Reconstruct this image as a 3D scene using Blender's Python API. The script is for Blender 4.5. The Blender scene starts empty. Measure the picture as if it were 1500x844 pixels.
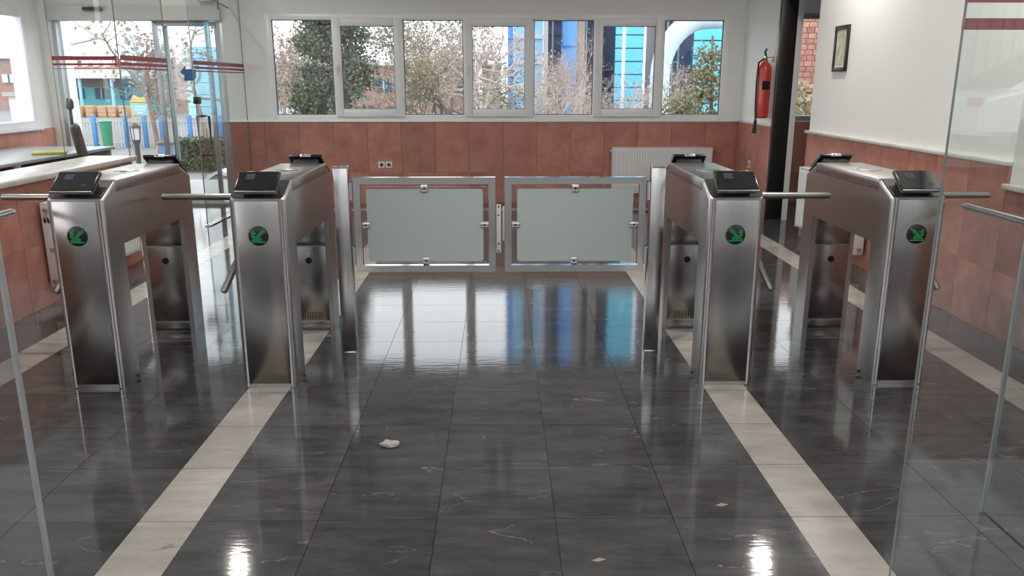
import bpy, bmesh, math, random
from mathutils import Vector, Matrix
random.seed(7)
sc = bpy.context.scene
col = sc.collection
R = math.radians

# ------------------------------------------------------------------ camera
CAM_H, PITCH, YAW, FPX = 1.45, 14.4, 0.86, 1170.0
cam_d = bpy.data.cameras.new('camera'); cam = bpy.data.objects.new('camera', cam_d); col.objects.link(cam)
cam.location = (0, 0, CAM_H)
cam.rotation_euler = (R(90 - PITCH), 0, R(-YAW))
cam_d.sensor_width = 36.0; cam_d.lens = 36.0 * FPX / 1500.0
cam_d.clip_start = 0.02; cam_d.clip_end = 400
sc.camera = cam
# ------------------------------------------------------------------ world: bright overcast sky
w = bpy.data.worlds.new('overcast_sky'); sc.world = w; w.use_nodes = True
bg = w.node_tree.nodes['Background']
bg.inputs['Color'].default_value = (0.93, 0.96, 1.0, 1); bg.inputs['Strength'].default_value = 2.05
# ------------------------------------------------------------------ view
sc.view_settings.view_transform = 'Standard'; sc.view_settings.look = 'None'
sc.view_settings.gamma = 1.0; sc.view_settings.use_curve_mapping = False
sc.view_settings.exposure = 0.76
try:
    sc.cycles.transparent_max_bounces = 32; sc.cycles.max_bounces = 10; sc.cycles.diffuse_bounces = 5
    sc.cycles.use_denoising = True; sc.cycles.caustics_reflective = False; sc.cycles.caustics_refractive = False
    sc.cycles.sample_clamp_indirect = 6.0
except Exception: pass
LAMP_W = 14.0

_rot = cam.rotation_euler.to_matrix()
def at(px, py, Y):
    """point on the ray of a photo pixel at forward distance Y"""
    d = _rot @ Vector(((px - 750) / FPX, -(py - 422) / FPX, -1.0))
    t = Y / d.y
    return Vector((d.x * t, Y, CAM_H + d.z * t))

# ================================================================== materials
MATS = {}
def nodes_of(name):
    m = bpy.data.materials.new(name); m.use_nodes = True
    nt = m.node_tree; b = nt.nodes['Principled BSDF']; MATS[name] = m
    return m, nt, b
def plain(name, c, rough=0.5, metal=0.0, noise=0.06, scale=30.0, bump=0.0, spec=0.5, coat=0.0):
    m, nt, b = nodes_of(name)
    tc = nt.nodes.new('ShaderNodeTexCoord'); n = nt.nodes.new('ShaderNodeTexNoise')
    n.inputs['Scale'].default_value = scale; n.inputs['Detail'].default_value = 4
    nt.links.new(tc.outputs['Object'], n.inputs['Vector'])
    mx = nt.nodes.new('ShaderNodeMix'); mx.data_type = 'RGBA'
    mx.inputs[6].default_value = tuple(max(0, v * (1 - noise)) for v in c) + (1,)
    mx.inputs[7].default_value = tuple(min(1, v * (1 + noise)) for v in c) + (1,)
    nt.links.new(n.outputs['Fac'], mx.inputs[0]); nt.links.new(mx.outputs[2], b.inputs['Base Color'])
    b.inputs['Roughness'].default_value = rough; b.inputs['Metallic'].default_value = metal
    b.inputs['Specular IOR Level'].default_value = spec; b.inputs['Coat Weight'].default_value = coat
    if bump:
        bp = nt.nodes.new('ShaderNodeBump'); bp.inputs['Strength'].default_value = bump; bp.inputs['Distance'].default_value = 0.01
        nt.links.new(n.outputs['Fac'], bp.inputs['Height']); nt.links.new(bp.outputs['Normal'], b.inputs['Normal'])
    return m
def emit(name, c, s):
    m, nt, b = nodes_of(name)
    b.inputs['Base Color'].default_value = c + (1,); b.inputs['Emission Color'].default_value = c + (1,); b.inputs['Emission Strength'].default_value = s
    return m
def stone(name, dark, light, rough, scale, rand=0.25, vein=None, veinscale=2.5, veinw=0.012, speck=0.0, bump=0.0, stretch=(1, 1, 1)):
    """polished stone; every piece gets its own cut from the block through its object id"""
    m, nt, b = nodes_of(name); N = nt.nodes.new; L = nt.links.new
    tc = N('ShaderNodeTexCoord'); oi = N('ShaderNodeObjectInfo')
    off = N('ShaderNodeVectorMath'); off.operation = 'MULTIPLY_ADD'
    L(tc.outputs['Object'], off.inputs[0]); off.inputs[1].default_value = stretch
    sc_ = N('ShaderNodeMath'); sc_.operation = 'MULTIPLY'; sc_.inputs[1].default_value = 37.0
    L(oi.outputs['Random'], sc_.inputs[0]); cmb = N('ShaderNodeCombineXYZ')
    for k in range(3): L(sc_.outputs[0], cmb.inputs[k])
    L(cmb.outputs[0], off.inputs[2]); vec = off.outputs[0]
    n1 = N('ShaderNodeTexNoise'); n1.inputs['Scale'].default_value = scale; n1.inputs['Detail'].default_value = 8; n1.inputs['Roughness'].default_value = 0.65
    L(vec, n1.inputs['Vector'])
    ramp = N('ShaderNodeValToRGB'); ramp.color_ramp.elements[0].position = 0.32; ramp.color_ramp.elements[1].position = 0.7
    ramp.color_ramp.elements[0].color = dark + (1,); ramp.color_ramp.elements[1].color = light + (1,)
    L(n1.outputs['Fac'], ramp.inputs[0]); out = ramp.outputs[0]
    if speck:
        n3 = N('ShaderNodeTexNoise'); n3.inputs['Scale'].default_value = 90; n3.inputs['Detail'].default_value = 3; L(vec, n3.inputs['Vector'])
        r3 = N('ShaderNodeValToRGB'); r3.color_ramp.elements[0].position = 0.60; r3.color_ramp.elements[1].position = 0.72
        L(n3.outputs['Fac'], r3.inputs[0]); mm = N('ShaderNodeMath'); mm.operation = 'MULTIPLY'; mm.inputs[1].default_value = speck; L(r3.outputs[0], mm.inputs[0])
        mx = N('ShaderNodeMix'); mx.data_type = 'RGBA'; L(mm.outputs[0], mx.inputs[0]); L(out, mx.inputs[6]); mx.inputs[7].default_value = tuple(min(1, v * 1.8 + .06) for v in light) + (1,)
        out = mx.outputs[2]
    if vein:
        nv = N('ShaderNodeTexNoise'); nv.inputs['Scale'].default_value = veinscale; nv.inputs['Detail'].default_value = 6; nv.inputs['Distortion'].default_value = 0.6
        L(vec, nv.inputs['Vector'])
        s1 = N('ShaderNodeMath'); s1.operation = 'SUBTRACT'; s1.inputs[1].default_value = 0.5; L(nv.outputs['Fac'], s1.inputs[0])
        a1 = N('ShaderNodeMath'); a1.operation = 'ABSOLUTE'; L(s1.outputs[0], a1.inputs[0])
        rv = N('ShaderNodeValToRGB'); rv.color_ramp.elements[0].position = 0.0; rv.color_ramp.elements[1].position = veinw
        rv.color_ramp.elements[0].color = (1, 1, 1, 1); rv.color_ramp.elements[1].color = (0, 0, 0, 1); L(a1.outputs[0], rv.inputs[0])
        nm = N('ShaderNodeTexNoise'); nm.inputs['Scale'].default_value = 4.0; L(vec, nm.inputs['Vector'])
        rm = N('ShaderNodeValToRGB'); rm.color_ramp.elements[0].position = 0.54; rm.color_ramp.elements[1].position = 0.74; L(nm.outputs['Fac'], rm.inputs[0])
        ml = N('ShaderNodeMath'); ml.operation = 'MULTIPLY'; L(rv.outputs[0], ml.inputs[0]); L(rm.outputs[0], ml.inputs[1])
        mx = N('ShaderNodeMix'); mx.data_type = 'RGBA'; L(ml.outputs[0], mx.inputs[0]); L(out, mx.inputs[6]); mx.inputs[7].default_value = vein + (1,)
        out = mx.outputs[2]
    # piece to piece difference
    hs = N('ShaderNodeHueSaturation'); mr = N('ShaderNodeMapRange'); mr.inputs['To Min'].default_value = 1 - rand; mr.inputs['To Max'].default_value = 1 + rand
    L(oi.outputs['Random'], mr.inputs['Value']); L(mr.outputs[0], hs.inputs['Value']); L(out, hs.inputs['Color'])
    L(hs.outputs[0], b.inputs['Base Color']); b.inputs['Roughness'].default_value = rough
    if bump:
        nb = N('ShaderNodeTexNoise'); nb.inputs['Scale'].default_value = 22.0; nb.inputs['Detail'].default_value = 5; L(vec, nb.inputs['Vector'])
        bp = N('ShaderNodeBump'); bp.inputs['Strength'].default_value = bump; bp.inputs['Distance'].default_value = 0.01
        L(nb.outputs['Fac'], bp.inputs['Height']); L(bp.outputs['Normal'], b.inputs['Normal'])
    return m
def steel(name, c, rough, aniso=0.0, streak=0.12):
    m, nt, b = nodes_of(name); N = nt.nodes.new; L = nt.links.new
    tc = N('ShaderNodeTexCoord'); mp = N('ShaderNodeMapping'); mp.inputs['Scale'].default_value = (160, 160, 1.5)
    n = N('ShaderNodeTexNoise'); n.inputs['Scale'].default_value = 1.0; n.inputs['Detail'].default_value = 3
    L(tc.outputs['Object'], mp.inputs[0]); L(mp.outputs[0], n.inputs['Vector'])
    mr = N('ShaderNodeMapRange'); mr.inputs['To Min'].default_value = rough * (1 - streak); mr.inputs['To Max'].default_value = rough * (1 + streak)
    L(n.outputs['Fac'], mr.inputs['Value']); L(mr.outputs[0], b.inputs['Roughness'])
    b.inputs['Base Color'].default_value = c + (1,); b.inputs['Metallic'].default_value = 1.0; b.inputs['Anisotropic'].default_value = aniso
    return m
def glass(name, tint=(0.93, 0.96, 0.95), ior=1.5, rough=0.0):
    m = bpy.data.materials.new(name); m.use_nodes = True; nt = m.node_tree; nt.nodes.clear(); MATS[name] = m
    N = nt.nodes.new; L = nt.links.new
    o = N('ShaderNodeOutputMaterial'); mx = N('ShaderNodeMixShader'); t = N('ShaderNodeBsdfTransparent'); g = N('ShaderNodeBsdfGlossy')
    t.inputs['Color'].default_value = tint + (1,); g.inputs['Roughness'].default_value = rough
    # Schlick reflectance, the same from both sides of the pane
    ge = N('ShaderNodeNewGeometry'); dt = N('ShaderNodeVectorMath'); dt.operation = 'DOT_PRODUCT'; L(ge.outputs['Incoming'], dt.inputs[0]); L(ge.outputs['Normal'], dt.inputs[1])
    ab = N('ShaderNodeMath'); ab.operation = 'ABSOLUTE'; L(dt.outputs['Value'], ab.inputs[0])
    iv = N('ShaderNodeMath'); iv.operation = 'SUBTRACT'; iv.inputs[0].default_value = 1.0; L(ab.outputs[0], iv.inputs[1])
    pw = N('ShaderNodeMath'); pw.operation = 'POWER'; pw.inputs[1].default_value = 5.0; L(iv.outputs[0], pw.inputs[0])
    f0 = ((ior - 1) / (ior + 1)) ** 2
    ma = N('ShaderNodeMath'); ma.operation = 'MULTIPLY_ADD'; ma.inputs[1].default_value = 1 - f0; ma.inputs[2].default_value = f0; L(pw.outputs[0], ma.inputs[0])
    L(ma.outputs[0], mx.inputs[0]); L(t.outputs[0], mx.inputs[1]); L(g.outputs[0], mx.inputs[2]); L(mx.outputs[0], o.inputs[0])
    return m
def frosted(name, c):
    m = bpy.data.materials.new(name); m.use_nodes = True; nt = m.node_tree; nt.nodes.clear(); MATS[name] = m
    o = nt.nodes.new('ShaderNodeOutputMaterial'); mx = nt.nodes.new('ShaderNodeMixShader'); mx.inputs[0].default_value = 0.45
    d = nt.nodes.new('ShaderNodeBsdfDiffuse'); t = nt.nodes.new('ShaderNodeBsdfTranslucent'); d.inputs[0].default_value = c + (1,); t.inputs[0].default_value = c + (1,)
    mg = nt.nodes.new('ShaderNodeMixShader'); mg.inputs[0].default_value = 0.07; g = nt.nodes.new('ShaderNodeBsdfGlossy'); g.inputs['Roughness'].default_value = 0.12
    nt.links.new(d.outputs[0], mx.inputs[1]); nt.links.new(t.outputs[0], mx.inputs[2]); nt.links.new(mx.outputs[0], mg.inputs[1]); nt.links.new(g.outputs[0], mg.inputs[2]); nt.links.new(mg.outputs[0], o.inputs[0])
    return m

stone('dark_tile', (0.044, 0.044, 0.046), (0.092, 0.091, 0.092), 0.06, 7.0, 0.17, (0.34, 0.33, 0.31), 3.2, 0.006, speck=0.10, bump=0.03, stretch=(0.6, 2.0, 1))
stone('pale_tile', (0.33, 0.305, 0.275), (0.45, 0.42, 0.385), 0.15, 6.0, 0.12, (0.12, 0.105, 0.10), 3.0, 0.011, bump=0.03, stretch=(0.7, 2.0, 1))
stone('red_granite', (0.36, 0.150, 0.115), (0.52, 0.245, 0.19), 0.2, 5.0, 0.17, None, speck=0.28)
stone('pale_sill', (0.52, 0.50, 0.48), (0.66, 0.64, 0.62), 0.25, 8.0, 0.05, (0.35, 0.33, 0.32), 2.0, 0.01)
stone('brick_red', (0.28, 0.12, 0.09), (0.46, 0.24, 0.18), 0.85, 6.0, 0.22)
plain('grout', (0.05, 0.05, 0.05), 0.8); plain('white_paint', (0.80, 0.80, 0.775), 0.55, noise=0.015, scale=4)
plain('ceiling_paint', (0.82, 0.82, 0.81), 0.8, noise=0.01)
plain('pvc', (0.86, 0.86, 0.87), 0.28, noise=0.01); plain('gasket', (0.05, 0.05, 0.055), 0.6)
steel('brushed', (0.47, 0.45, 0.435), 0.30, 0.35); steel('polished', (0.66, 0.65, 0.64), 0.13); steel('satin', (0.56, 0.55, 0.54), 0.2)
steel('front_steel', (0.31, 0.29, 0.275), 0.22, 0.4); steel('arm_steel', (0.36, 0.36, 0.34), 0.34)
plain('slope_dark', (0.075, 0.077, 0.082), 0.28, 0.6); plain('black_plastic', (0.012, 0.012, 0.014), 0.25); plain('matt_black', (0.02, 0.02, 0.021), 0.6)
plain('bezel_grey', (0.42, 0.42, 0.43), 0.35, 0.4); plain('screen_glass', (0.006, 0.007, 0.009), 0.08, coat=1.0); plain('lcd', (0.06, 0.075, 0.10), 0.15)
plain('lock_dark', (0.02, 0.02, 0.02), 0.4, 0.5); plain('white_plastic', (0.72, 0.72, 0.70), 0.4)
emit('led_green', (0.01, 0.42, 0.12), 0.55); emit('lamp_glow', (1.0, 0.96, 0.88), 9.0)
plain('radiator_white', (0.74, 0.75, 0.76), 0.35, noise=0.01); plain('extinguisher_red', (0.52, 0.045, 0.03), 0.3, noise=0.05, coat=0.5)
plain('frame_black', (0.014, 0.013, 0.013), 0.35); plain('alu_grey', (0.42, 0.44, 0.46), 0.35, 0.5); plain('alu_blue', (0.40, 0.50, 0.54), 0.35, 0.3)
plain('stripe_red', (0.20, 0.018, 0.026), 0.45); plain('stripe_scarlet', (0.60, 0.02, 0.03), 0.45); plain('sticker_blue', (0.02, 0.09, 0.26), 0.4)
glass('clear_glass'); glass('front_glass', (0.93, 0.955, 0.95), 1.75); glass('window_glass', (0.97, 0.98, 0.98)); plain('glass_edge', (0.16, 0.18, 0.18), 0.2)
frosted('frosted_film', (0.74, 0.80, 0.785))
plain('desk_grey', (0.36, 0.37, 0.38), 0.35); plain('chair_leather', (0.055, 0.036, 0.028), 0.45, noise=0.2, scale=12); plain('folder_green', (0.36, 0.40, 0.05), 0.5)
plain('picture_print', (0.45, 0.46, 0.28), 0.3, noise=0.7, scale=14); plain('mat_white', (0.78, 0.77, 0.72), 0.6)
# outdoors
plain('asphalt', (0.20, 0.195, 0.195), 0.9, noise=0.2, scale=3); plain('paving', (0.36, 0.355, 0.35), 0.85, noise=0.15, scale=2)
plain('forecourt_stone', (0.10, 0.096, 0.093), 0.7, noise=0.15, scale=2); plain('bark', (0.17, 0.13, 0.11), 0.9, noise=0.3, scale=8); plain('pale_bark', (0.42, 0.35, 0.31), 0.9, noise=0.25, scale=8)
plain('twig_brown', (0.30, 0.21, 0.18), 0.9, noise=0.3, scale=2)
plain('needle_green', (0.115, 0.135, 0.085), 0.8, noise=0.45, scale=2.5); plain('needle_olive', (0.20, 0.19, 0.10), 0.8, noise=0.45, scale=3)
plain('leaf_olive', (0.25, 0.225, 0.125), 0.8, noise=0.4, scale=3); plain('leaf_sage', (0.215, 0.22, 0.17), 0.8, noise=0.4, scale=3); plain('leaf_dry', (0.34, 0.27, 0.225), 0.9, noise=0.35, scale=3)
plain('hedge_green', (0.13, 0.14, 0.085), 0.9, noise=0.4, scale=5)
plain('cladding_blue', (0.035, 0.20, 0.56), 0.5, noise=0.1, scale=2); plain('cladding_cyan', (0.12, 0.58, 0.80), 0.45, noise=0.08, scale=2); plain('cladding_navy', (0.035, 0.065, 0.15), 0.5, noise=0.2, scale=2)
plain('tank_blue', (0.13, 0.38, 0.72), 0.45, noise=0.06, scale=1.5); plain('tank_pale', (0.36, 0.68, 0.86), 0.45, noise=0.06, scale=1.5); plain('duct_white', (0.50, 0.64, 0.72), 0.4, noise=0.05)
plain('concrete', (0.42, 0.39, 0.36), 0.9, noise=0.12, scale=2); plain('white_steel', (0.74, 0.73, 0.72), 0.5)
plain('fence_blue', (0.06, 0.24, 0.55), 0.5); plain('fence_grey', (0.48, 0.44, 0.42), 0.6); plain('turquoise', (0.14, 0.50, 0.56), 0.7)
plain('roof_band', (0.62, 0.60, 0.58), 0.7); plain('dull_brown', (0.28, 0.22, 0.20), 0.9); plain('box_orange', (0.50, 0.30, 0.18), 0.7); plain('brick_mauve', (0.36, 0.22, 0.19), 0.9, noise=0.15, scale=2)
plain('sign_yellow', (0.68, 0.48, 0.10), 0.6); plain('sign_blue', (0.30, 0.56, 0.68), 0.5); plain('lantern_dark', (0.07, 0.065, 0.065), 0.5); plain('opal', (0.85, 0.85, 0.86), 0.3)
plain('bin_blue', (0.14, 0.34, 0.62), 0.4); plain('bin_green', (0.04, 0.24, 0.14), 0.5); plain('sheet_white', (0.72, 0.75, 0.76), 0.7)
plain('car_white', (0.80, 0.81, 0.82), 0.25, coat=0.8, noise=0.01); plain('car_glass', (0.03, 0.035, 0.04), 0.06, coat=1.0); plain('tyre', (0.02, 0.02, 0.02), 0.8); plain('hub_silver', (0.5, 0.5, 0.5), 0.35, 0.8)
plain('sheet_metal', (0.42, 0.42, 0.41), 0.5, noise=0.05); plain('lamp_red', (0.45, 0.03, 0.03), 0.25)

# ================================================================== mesh helpers
def finish(me, smooth_angle):
    bm = bmesh.new(); bm.from_mesh(me)
    for f in bm.faces: f.smooth = True
    for e in bm.edges:
        e.smooth = len(e.link_faces) == 2 and e.calc_face_angle(0) < smooth_angle
    bm.to_mesh(me); bm.free()
class MB:
    def __init__(s): s.bm = bmesh.new()
    def _mat(s, faces, mi):
        for f in faces: f.material_index = mi
    def box(s, c, d, bevel=0.0, mi=0, rot=None, seg=2):
        r = bmesh.ops.create_cube(s.bm, size=1.0); vs = r['verts']
        for v in vs: v.co = Vector((v.co.x * d[0], v.co.y * d[1], v.co.z * d[2]))
        if bevel:
            es = list({e for v in vs for e in v.link_edges})
            rb = bmesh.ops.bevel(s.bm, geom=es, offset=bevel, segments=seg, affect='EDGES', profile=0.5)
            vs = list({v for f in rb['faces'] for v in f.verts} | {v for v in vs if v.is_valid})
        M = Matrix.Translation(Vector(c)) @ (rot.to_4x4() if rot is not None else Matrix.Identity(4))
        for v in vs: v.co = M @ v.co
        s._mat({f for v in vs for f in v.link_faces}, mi); return s
    def span(s, x0, x1, y0, y1, z0, z1, bevel=0.0, mi=0):
        return s.box(((x0 + x1) / 2, (y0 + y1) / 2, (z0 + z1) / 2), (abs(x1 - x0), abs(y1 - y0), abs(z1 - z0)), bevel, mi)
    def tube(s, pts, r, n=10, mi=0, caps=True):
        pts = [Vector(p) for p in pts]; rr = r if isinstance(r, (list, tuple)) else [r] * len(pts); rings = []
        up = None
        for i, p in enumerate(pts):
            d = (pts[min(i + 1, len(pts) - 1)] - pts[max(i - 1, 0)]).normalized()
            if up is None: up = Vector((0, 0, 1)) if abs(d.z) < 0.9 else Vector((1, 0, 0))
            a = d.cross(up).normalized(); b2 = d.cross(a).normalized(); up = -b2 if False else up
            rings.append([s.bm.verts.new(p + (a * math.cos(2 * math.pi * k / n) + b2 * math.sin(2 * math.pi * k / n)) * rr[i]) for k in range(n)])
        fs = []
        for A, B in zip(rings, rings[1:]):
            for k in range(n): fs.append(s.bm.faces.new((A[k], A[(k + 1) % n], B[(k + 1) % n], B[k])))
        if caps: fs.append(s.bm.faces.new(rings[0][::-1])); fs.append(s.bm.faces.new(rings[-1]))
        s._mat(fs, mi); return s
    def lathe(s, prof, c, n=24, mi=0, axis='z'):
        rings = []
        for r, h in prof:
            ring = []
            for k in range(n):
                a = 2 * math.pi * k / n; u, v = r * math.cos(a), r * math.sin(a)
                co = (u, v, h) if axis == 'z' else ((h, u, v) if axis == 'x' else (u, h, v))
                ring.append(s.bm.verts.new(Vector(c) + Vector(co)))
            rings.append(ring)
        fs = []
        for A, B in zip(rings, rings[1:]):
            for k in range(n): fs.append(s.bm.faces.new((A[k], A[(k + 1) % n], B[(k + 1) % n], B[k])))
        if prof[0][0] > 1e-5: fs.append(s.bm.faces.new(rings[0][::-1]))
        if prof[-1][0] > 1e-5: fs.append(s.bm.faces.new(rings[-1]))
        s._mat(fs, mi); return s
    def prism(s, pts, a, b, axis='x', mi=0):
        """extrude a 2D outline; axis x: (y,z) outline, y: (x,z), z: (x,y)"""
        f3 = {'x': lambda p, t: (t, p[0], p[1]), 'y': lambda p, t: (p[0], t, p[1]), 'z': lambda p, t: (p[0], p[1], t)}[axis]
        A = [s.bm.verts.new(f3(p, a)) for p in pts]; B = [s.bm.verts.new(f3(p, b)) for p in pts]; n = len(pts)
        fs = [s.bm.faces.new(A[::-1]), s.bm.faces.new(B)] + [s.bm.faces.new((A[k], A[(k + 1) % n], B[(k + 1) % n], B[k])) for k in range(n)]
        s._mat(fs, mi); return s
    def mesh(s, name, mats, angle=0.6):
        bmesh.ops.recalc_face_normals(s.bm, faces=s.bm.faces[:])
        me = bpy.data.meshes.new(name); s.bm.to_mesh(me); s.bm.free()
        for m in (mats if isinstance(mats, (list, tuple)) else [mats]): me.materials.append(MATS[m])
        finish(me, angle); return me
    def build(s, name, mats, parent=None, loc=None, rz=0, angle=0.6):
        return link(name, s.mesh(name, mats, angle), parent, loc, rz)
def link(name, me, parent=None, loc=None, rz=0):
    o = bpy.data.objects.new(name, me); col.objects.link(o)
    if parent is not None: o.parent = parent
    if loc is not None: o.location = loc
    if rz: o.rotation_euler = (0, 0, rz)
    return o
def tag(o, label=None, cat=None, group=None, kind=None):
    if label: o['label'] = label
    if cat: o['category'] = cat
    if group: o['group'] = group
    if kind: o['kind'] = kind
    return o
def thing(name, label, cat, loc=(0, 0, 0), rz=0, group=None):
    o = bpy.data.objects.new(name, None); col.objects.link(o); o.location = loc; o.rotation_euler = (0, 0, rz); o.empty_display_size = 0.1
    return tag(o, label, cat, group)
def struct(o, label=None): o['kind'] = 'structure'; return tag(o, label)
def copy_tree(o, parent=None):
    c = o.copy(); col.objects.link(c); c.parent = parent
    for ch in list(o.children): copy_tree(ch, c)
    return c

# ================================================================== setting: dimensions (metres)
XL, XR, YB, YF, XE, ZC = -3.05, 2.93, 9.94, 2.15, -5.40, 2.95     # booth line, right wall, back wall, glass front, outer wall, ceiling
DADO = 0.99
# ---------- floor
fl = MB(); fl.span(XE, 5.6, 1.30, YB, -0.12, -0.0125)
floor = struct(fl.build('floor', 'grout'), 'polished dark grey stone floor with pale stripes')
PITCH_Y, Y0 = 0.39, 3.238
rows = [Y0 + PITCH_Y * k for k in range(-5, 18)]
JO = 0.0022
cache = {}
def slab_mesh(dx, dy, mat, th=0.012):
    key = ('t', round(dx, 4), round(dy, 4), mat)
    if key not in cache:
        b = MB(); jo = 0.0045 if mat == 'pale_tile' else JO; b.box((0, 0, -th / 2), (dx - JO, dy - jo, th), 0); cache[key] = b.mesh('tile', mat)
    return cache[key]
STR = [-2.57, -1.135, 1.10, 2.49]; SW = 0.205
def cols(a, b, n): return [(a + (b - a) * k / n, a + (b - a) * (k + 1) / n) for k in range(n)]
lanes = [('dark_tile', c) for c in cols(XL, STR[0] - SW / 2, 1)]
for i in range(4):
    lanes.append(('pale_tile', (STR[i] - SW / 2, STR[i] + SW / 2)))
    if i < 3: lanes += [('dark_tile', c) for c in cols(STR[i] + SW / 2, STR[i + 1] - SW / 2, (3, 5, 3)[i])]
lanes += [('dark_tile', c) for c in cols(STR[3] + SW / 2, XR, 1)]
YS0, YS1 = 9.30, 9.50      # pale band along the back wall
edges = [1.30] + [r for r in rows if r > 1.35 and r < YS0 - 0.06] + [YS0]
for ya, yb in zip(edges, edges[1:]):
    for m, (xa, xb) in lanes:
        link(m, slab_mesh(xb - xa, yb - ya, m), floor, ((xa + xb) / 2, (ya + yb) / 2, 0))
for xa, xb in cols(XL, XR, 15):
    link('pale_tile', slab_mesh(xb - xa, YS1 - YS0, 'pale_tile'), floor, ((xa + xb) / 2, (YS0 + YS1) / 2, 0))
    link('dark_tile', slab_mesh(xb - xa, YB - YS1, 'dark_tile'), floor, ((xa + xb) / 2, (YB + YS1) / 2, 0))
for xa, xb in cols(XE, XL, 5):          # corridor behind the glass
    for ya, yb in cols(6.4, YB, 8):
        link('dark_tile', slab_mesh(xb - xa, yb - ya, 'dark_tile'), floor, ((xa + xb) / 2, (ya + yb) / 2, 0))
for xa, xb in cols(XR, 5.4, 4):
    for ya, yb in cols(7.0, YB, 6):
        link('dark_tile', slab_mesh(xb - xa, yb - ya, 'dark_tile'), floor, ((xa + xb) / 2, (ya + yb) / 2, 0))
# ---------- ceiling
c = MB(); c.span(XE - 0.25, 5.6, YF - 0.3, YB + 0.25, ZC, ZC + 0.2); struct(c.build('ceiling', 'ceiling_paint'))
# ---------- walls
WX0, WX1, WZ0, WZ1 = -2.76, 2.74, 1.005, 2.24          # ribbon window
DX0, DX1, DZ1 = -5.27, -3.27, 2.19                      # entrance opening in the back facade
SX0, SX1, SZ0, SZ1 = 3.32, 4.9, 1.0, 2.25               # side-room window
b = MB()
b.span(DX1, WX0, YB, YB + 0.22, -0.1, ZC); b.span(WX0, WX1, YB, YB + 0.22, -0.1, WZ0); b.span(WX0, WX1, YB, YB + 0.22, WZ1, ZC)
b.span(WX1, SX0, YB, YB + 0.22, -0.1, ZC); b.span(SX0, SX1, YB, YB + 0.22, -0.1, SZ0); b.span(SX0, SX1, YB, YB + 0.22, SZ1, ZC); b.span(SX1, 5.6, YB, YB + 0.22, -0.1, ZC)
b.span(XE - 0.25, DX0, YB, YB + 0.22, -0.1, ZC); b.span(DX0, DX1, YB, YB + 0.22, DZ1, ZC)
wall_back = struct(b.build('wall_back', 'white_paint'), 'white painted back wall with red granite panelling below')
D0, D1 = 7.65, 8.60                                     # doorway in the right wall
b = MB()
b.span(XR, XR + 0.2, D1, YB, -0.1, ZC); b.span(XR, XR + 0.2, 4.55, D0, -0.1, ZC); b.span(XR, XR + 0.2, D0, D1, 2.35, ZC)
b.span(XR, XR + 0.2, YF, 4.55, -0.1, 0.86); b.span(XR + 0.10, XR + 0.2, YF, 4.55, 0.86, ZC)
wall_right = struct(b.build('wall_right', 'white_paint'), 'white painted side wall with red granite panelling below')
b = MB(); b.span(XL - 0.22, XL, YF, 6.68, -0.1, 0.83)
wall_booth = struct(b.build('wall_booth', 'white_paint'), 'low booth wall clad in red granite')
LW0, LW1, LZ0, LZ1 = 3.0, 9.62, 0.95, 2.24
b = MB(); b.span(XE - 0.22, XE, YF, LW0, -0.1, ZC); b.span(XE - 0.22, XE, LW0, LW1, -0.1, LZ0); b.span(XE - 0.22, XE, LW0, LW1, LZ1, ZC); b.span(XE - 0.22, XE, LW1, YB, -0.1, ZC)
wall_left = struct(b.build('wall_left', 'white_paint'), 'outer wall beyond the booth')
b = MB(); b.span(5.4, 5.6, 6.3, YB, -0.1, ZC); b.span(XR + 0.2, 5.4, 6.3, 6.5, -0.1, ZC); struct(b.build('wall_side_room', 'white_paint'))
b = MB(); b.span(XE - 0.22, XL - 0.05, YF - 0.2, YF, -0.1, 0.9); b.span(XE - 0.22, 3.13, YF - 0.2, YF, 2.63, ZC); struct(b.build('wall_front', 'white_paint'))
# granite slabs
def gran(dims):
    key = ('g',) + tuple(round(v, 3) for v in dims)
    if key not in cache:
        m = MB(); m.box((0, 0, 0), dims, 0.0006, seg=1); cache[key] = m.mesh('granite_slab', 'red_granite')
    return cache[key]
ROWS = [(0.0, 0.38), (0.38, DADO)]
def clad_x(wall, x0, x1, y, n, rws, face=-1):
    for (a, b_) in cols(x0, x1, n):
        for (z0, z1) in rws:
            link('granite_slab', gran((b_ - a - 0.003, 0.018, z1 - z0 - 0.0012)), wall, ((a + b_) / 2, y + face * 0.009, (z0 + z1) / 2))
def clad_y(wall, y0, y1, x, n, rws, face=-1):
    for (a, b_) in cols(y0, y1, n):
        for (z0, z1) in rws:
            link('granite_slab', gran((0.018, b_ - a - 0.003, z1 - z0 - 0.0012)), wall, (x + face * 0.009, (a + b_) / 2, (z0 + z1) / 2))
clad_x(wall_back, -3.27, XR, YB, 15, ROWS); clad_x(wall_back, XR + 0.2, 5.4, YB, 6, ROWS)
clad_y(wall_right, D1 + 0.06, YB - 0.018, XR, 3, ROWS); clad_y(wall_right, 4.55, D0, XR, 8, ROWS); clad_y(wall_right, YF, 4.55, XR, 6, [(0, 0.38), (0.38, 0.86)])
clad_y(wall_booth, YF, 6.68, XL, 11, [(0.0, 0.42), (0.42, 0.83)], 1)
clad_y(wall_left, LW0, YB - 0.02, XE, 12, [(0.0, 0.46), (0.46, 0.93)], 1)
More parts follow.
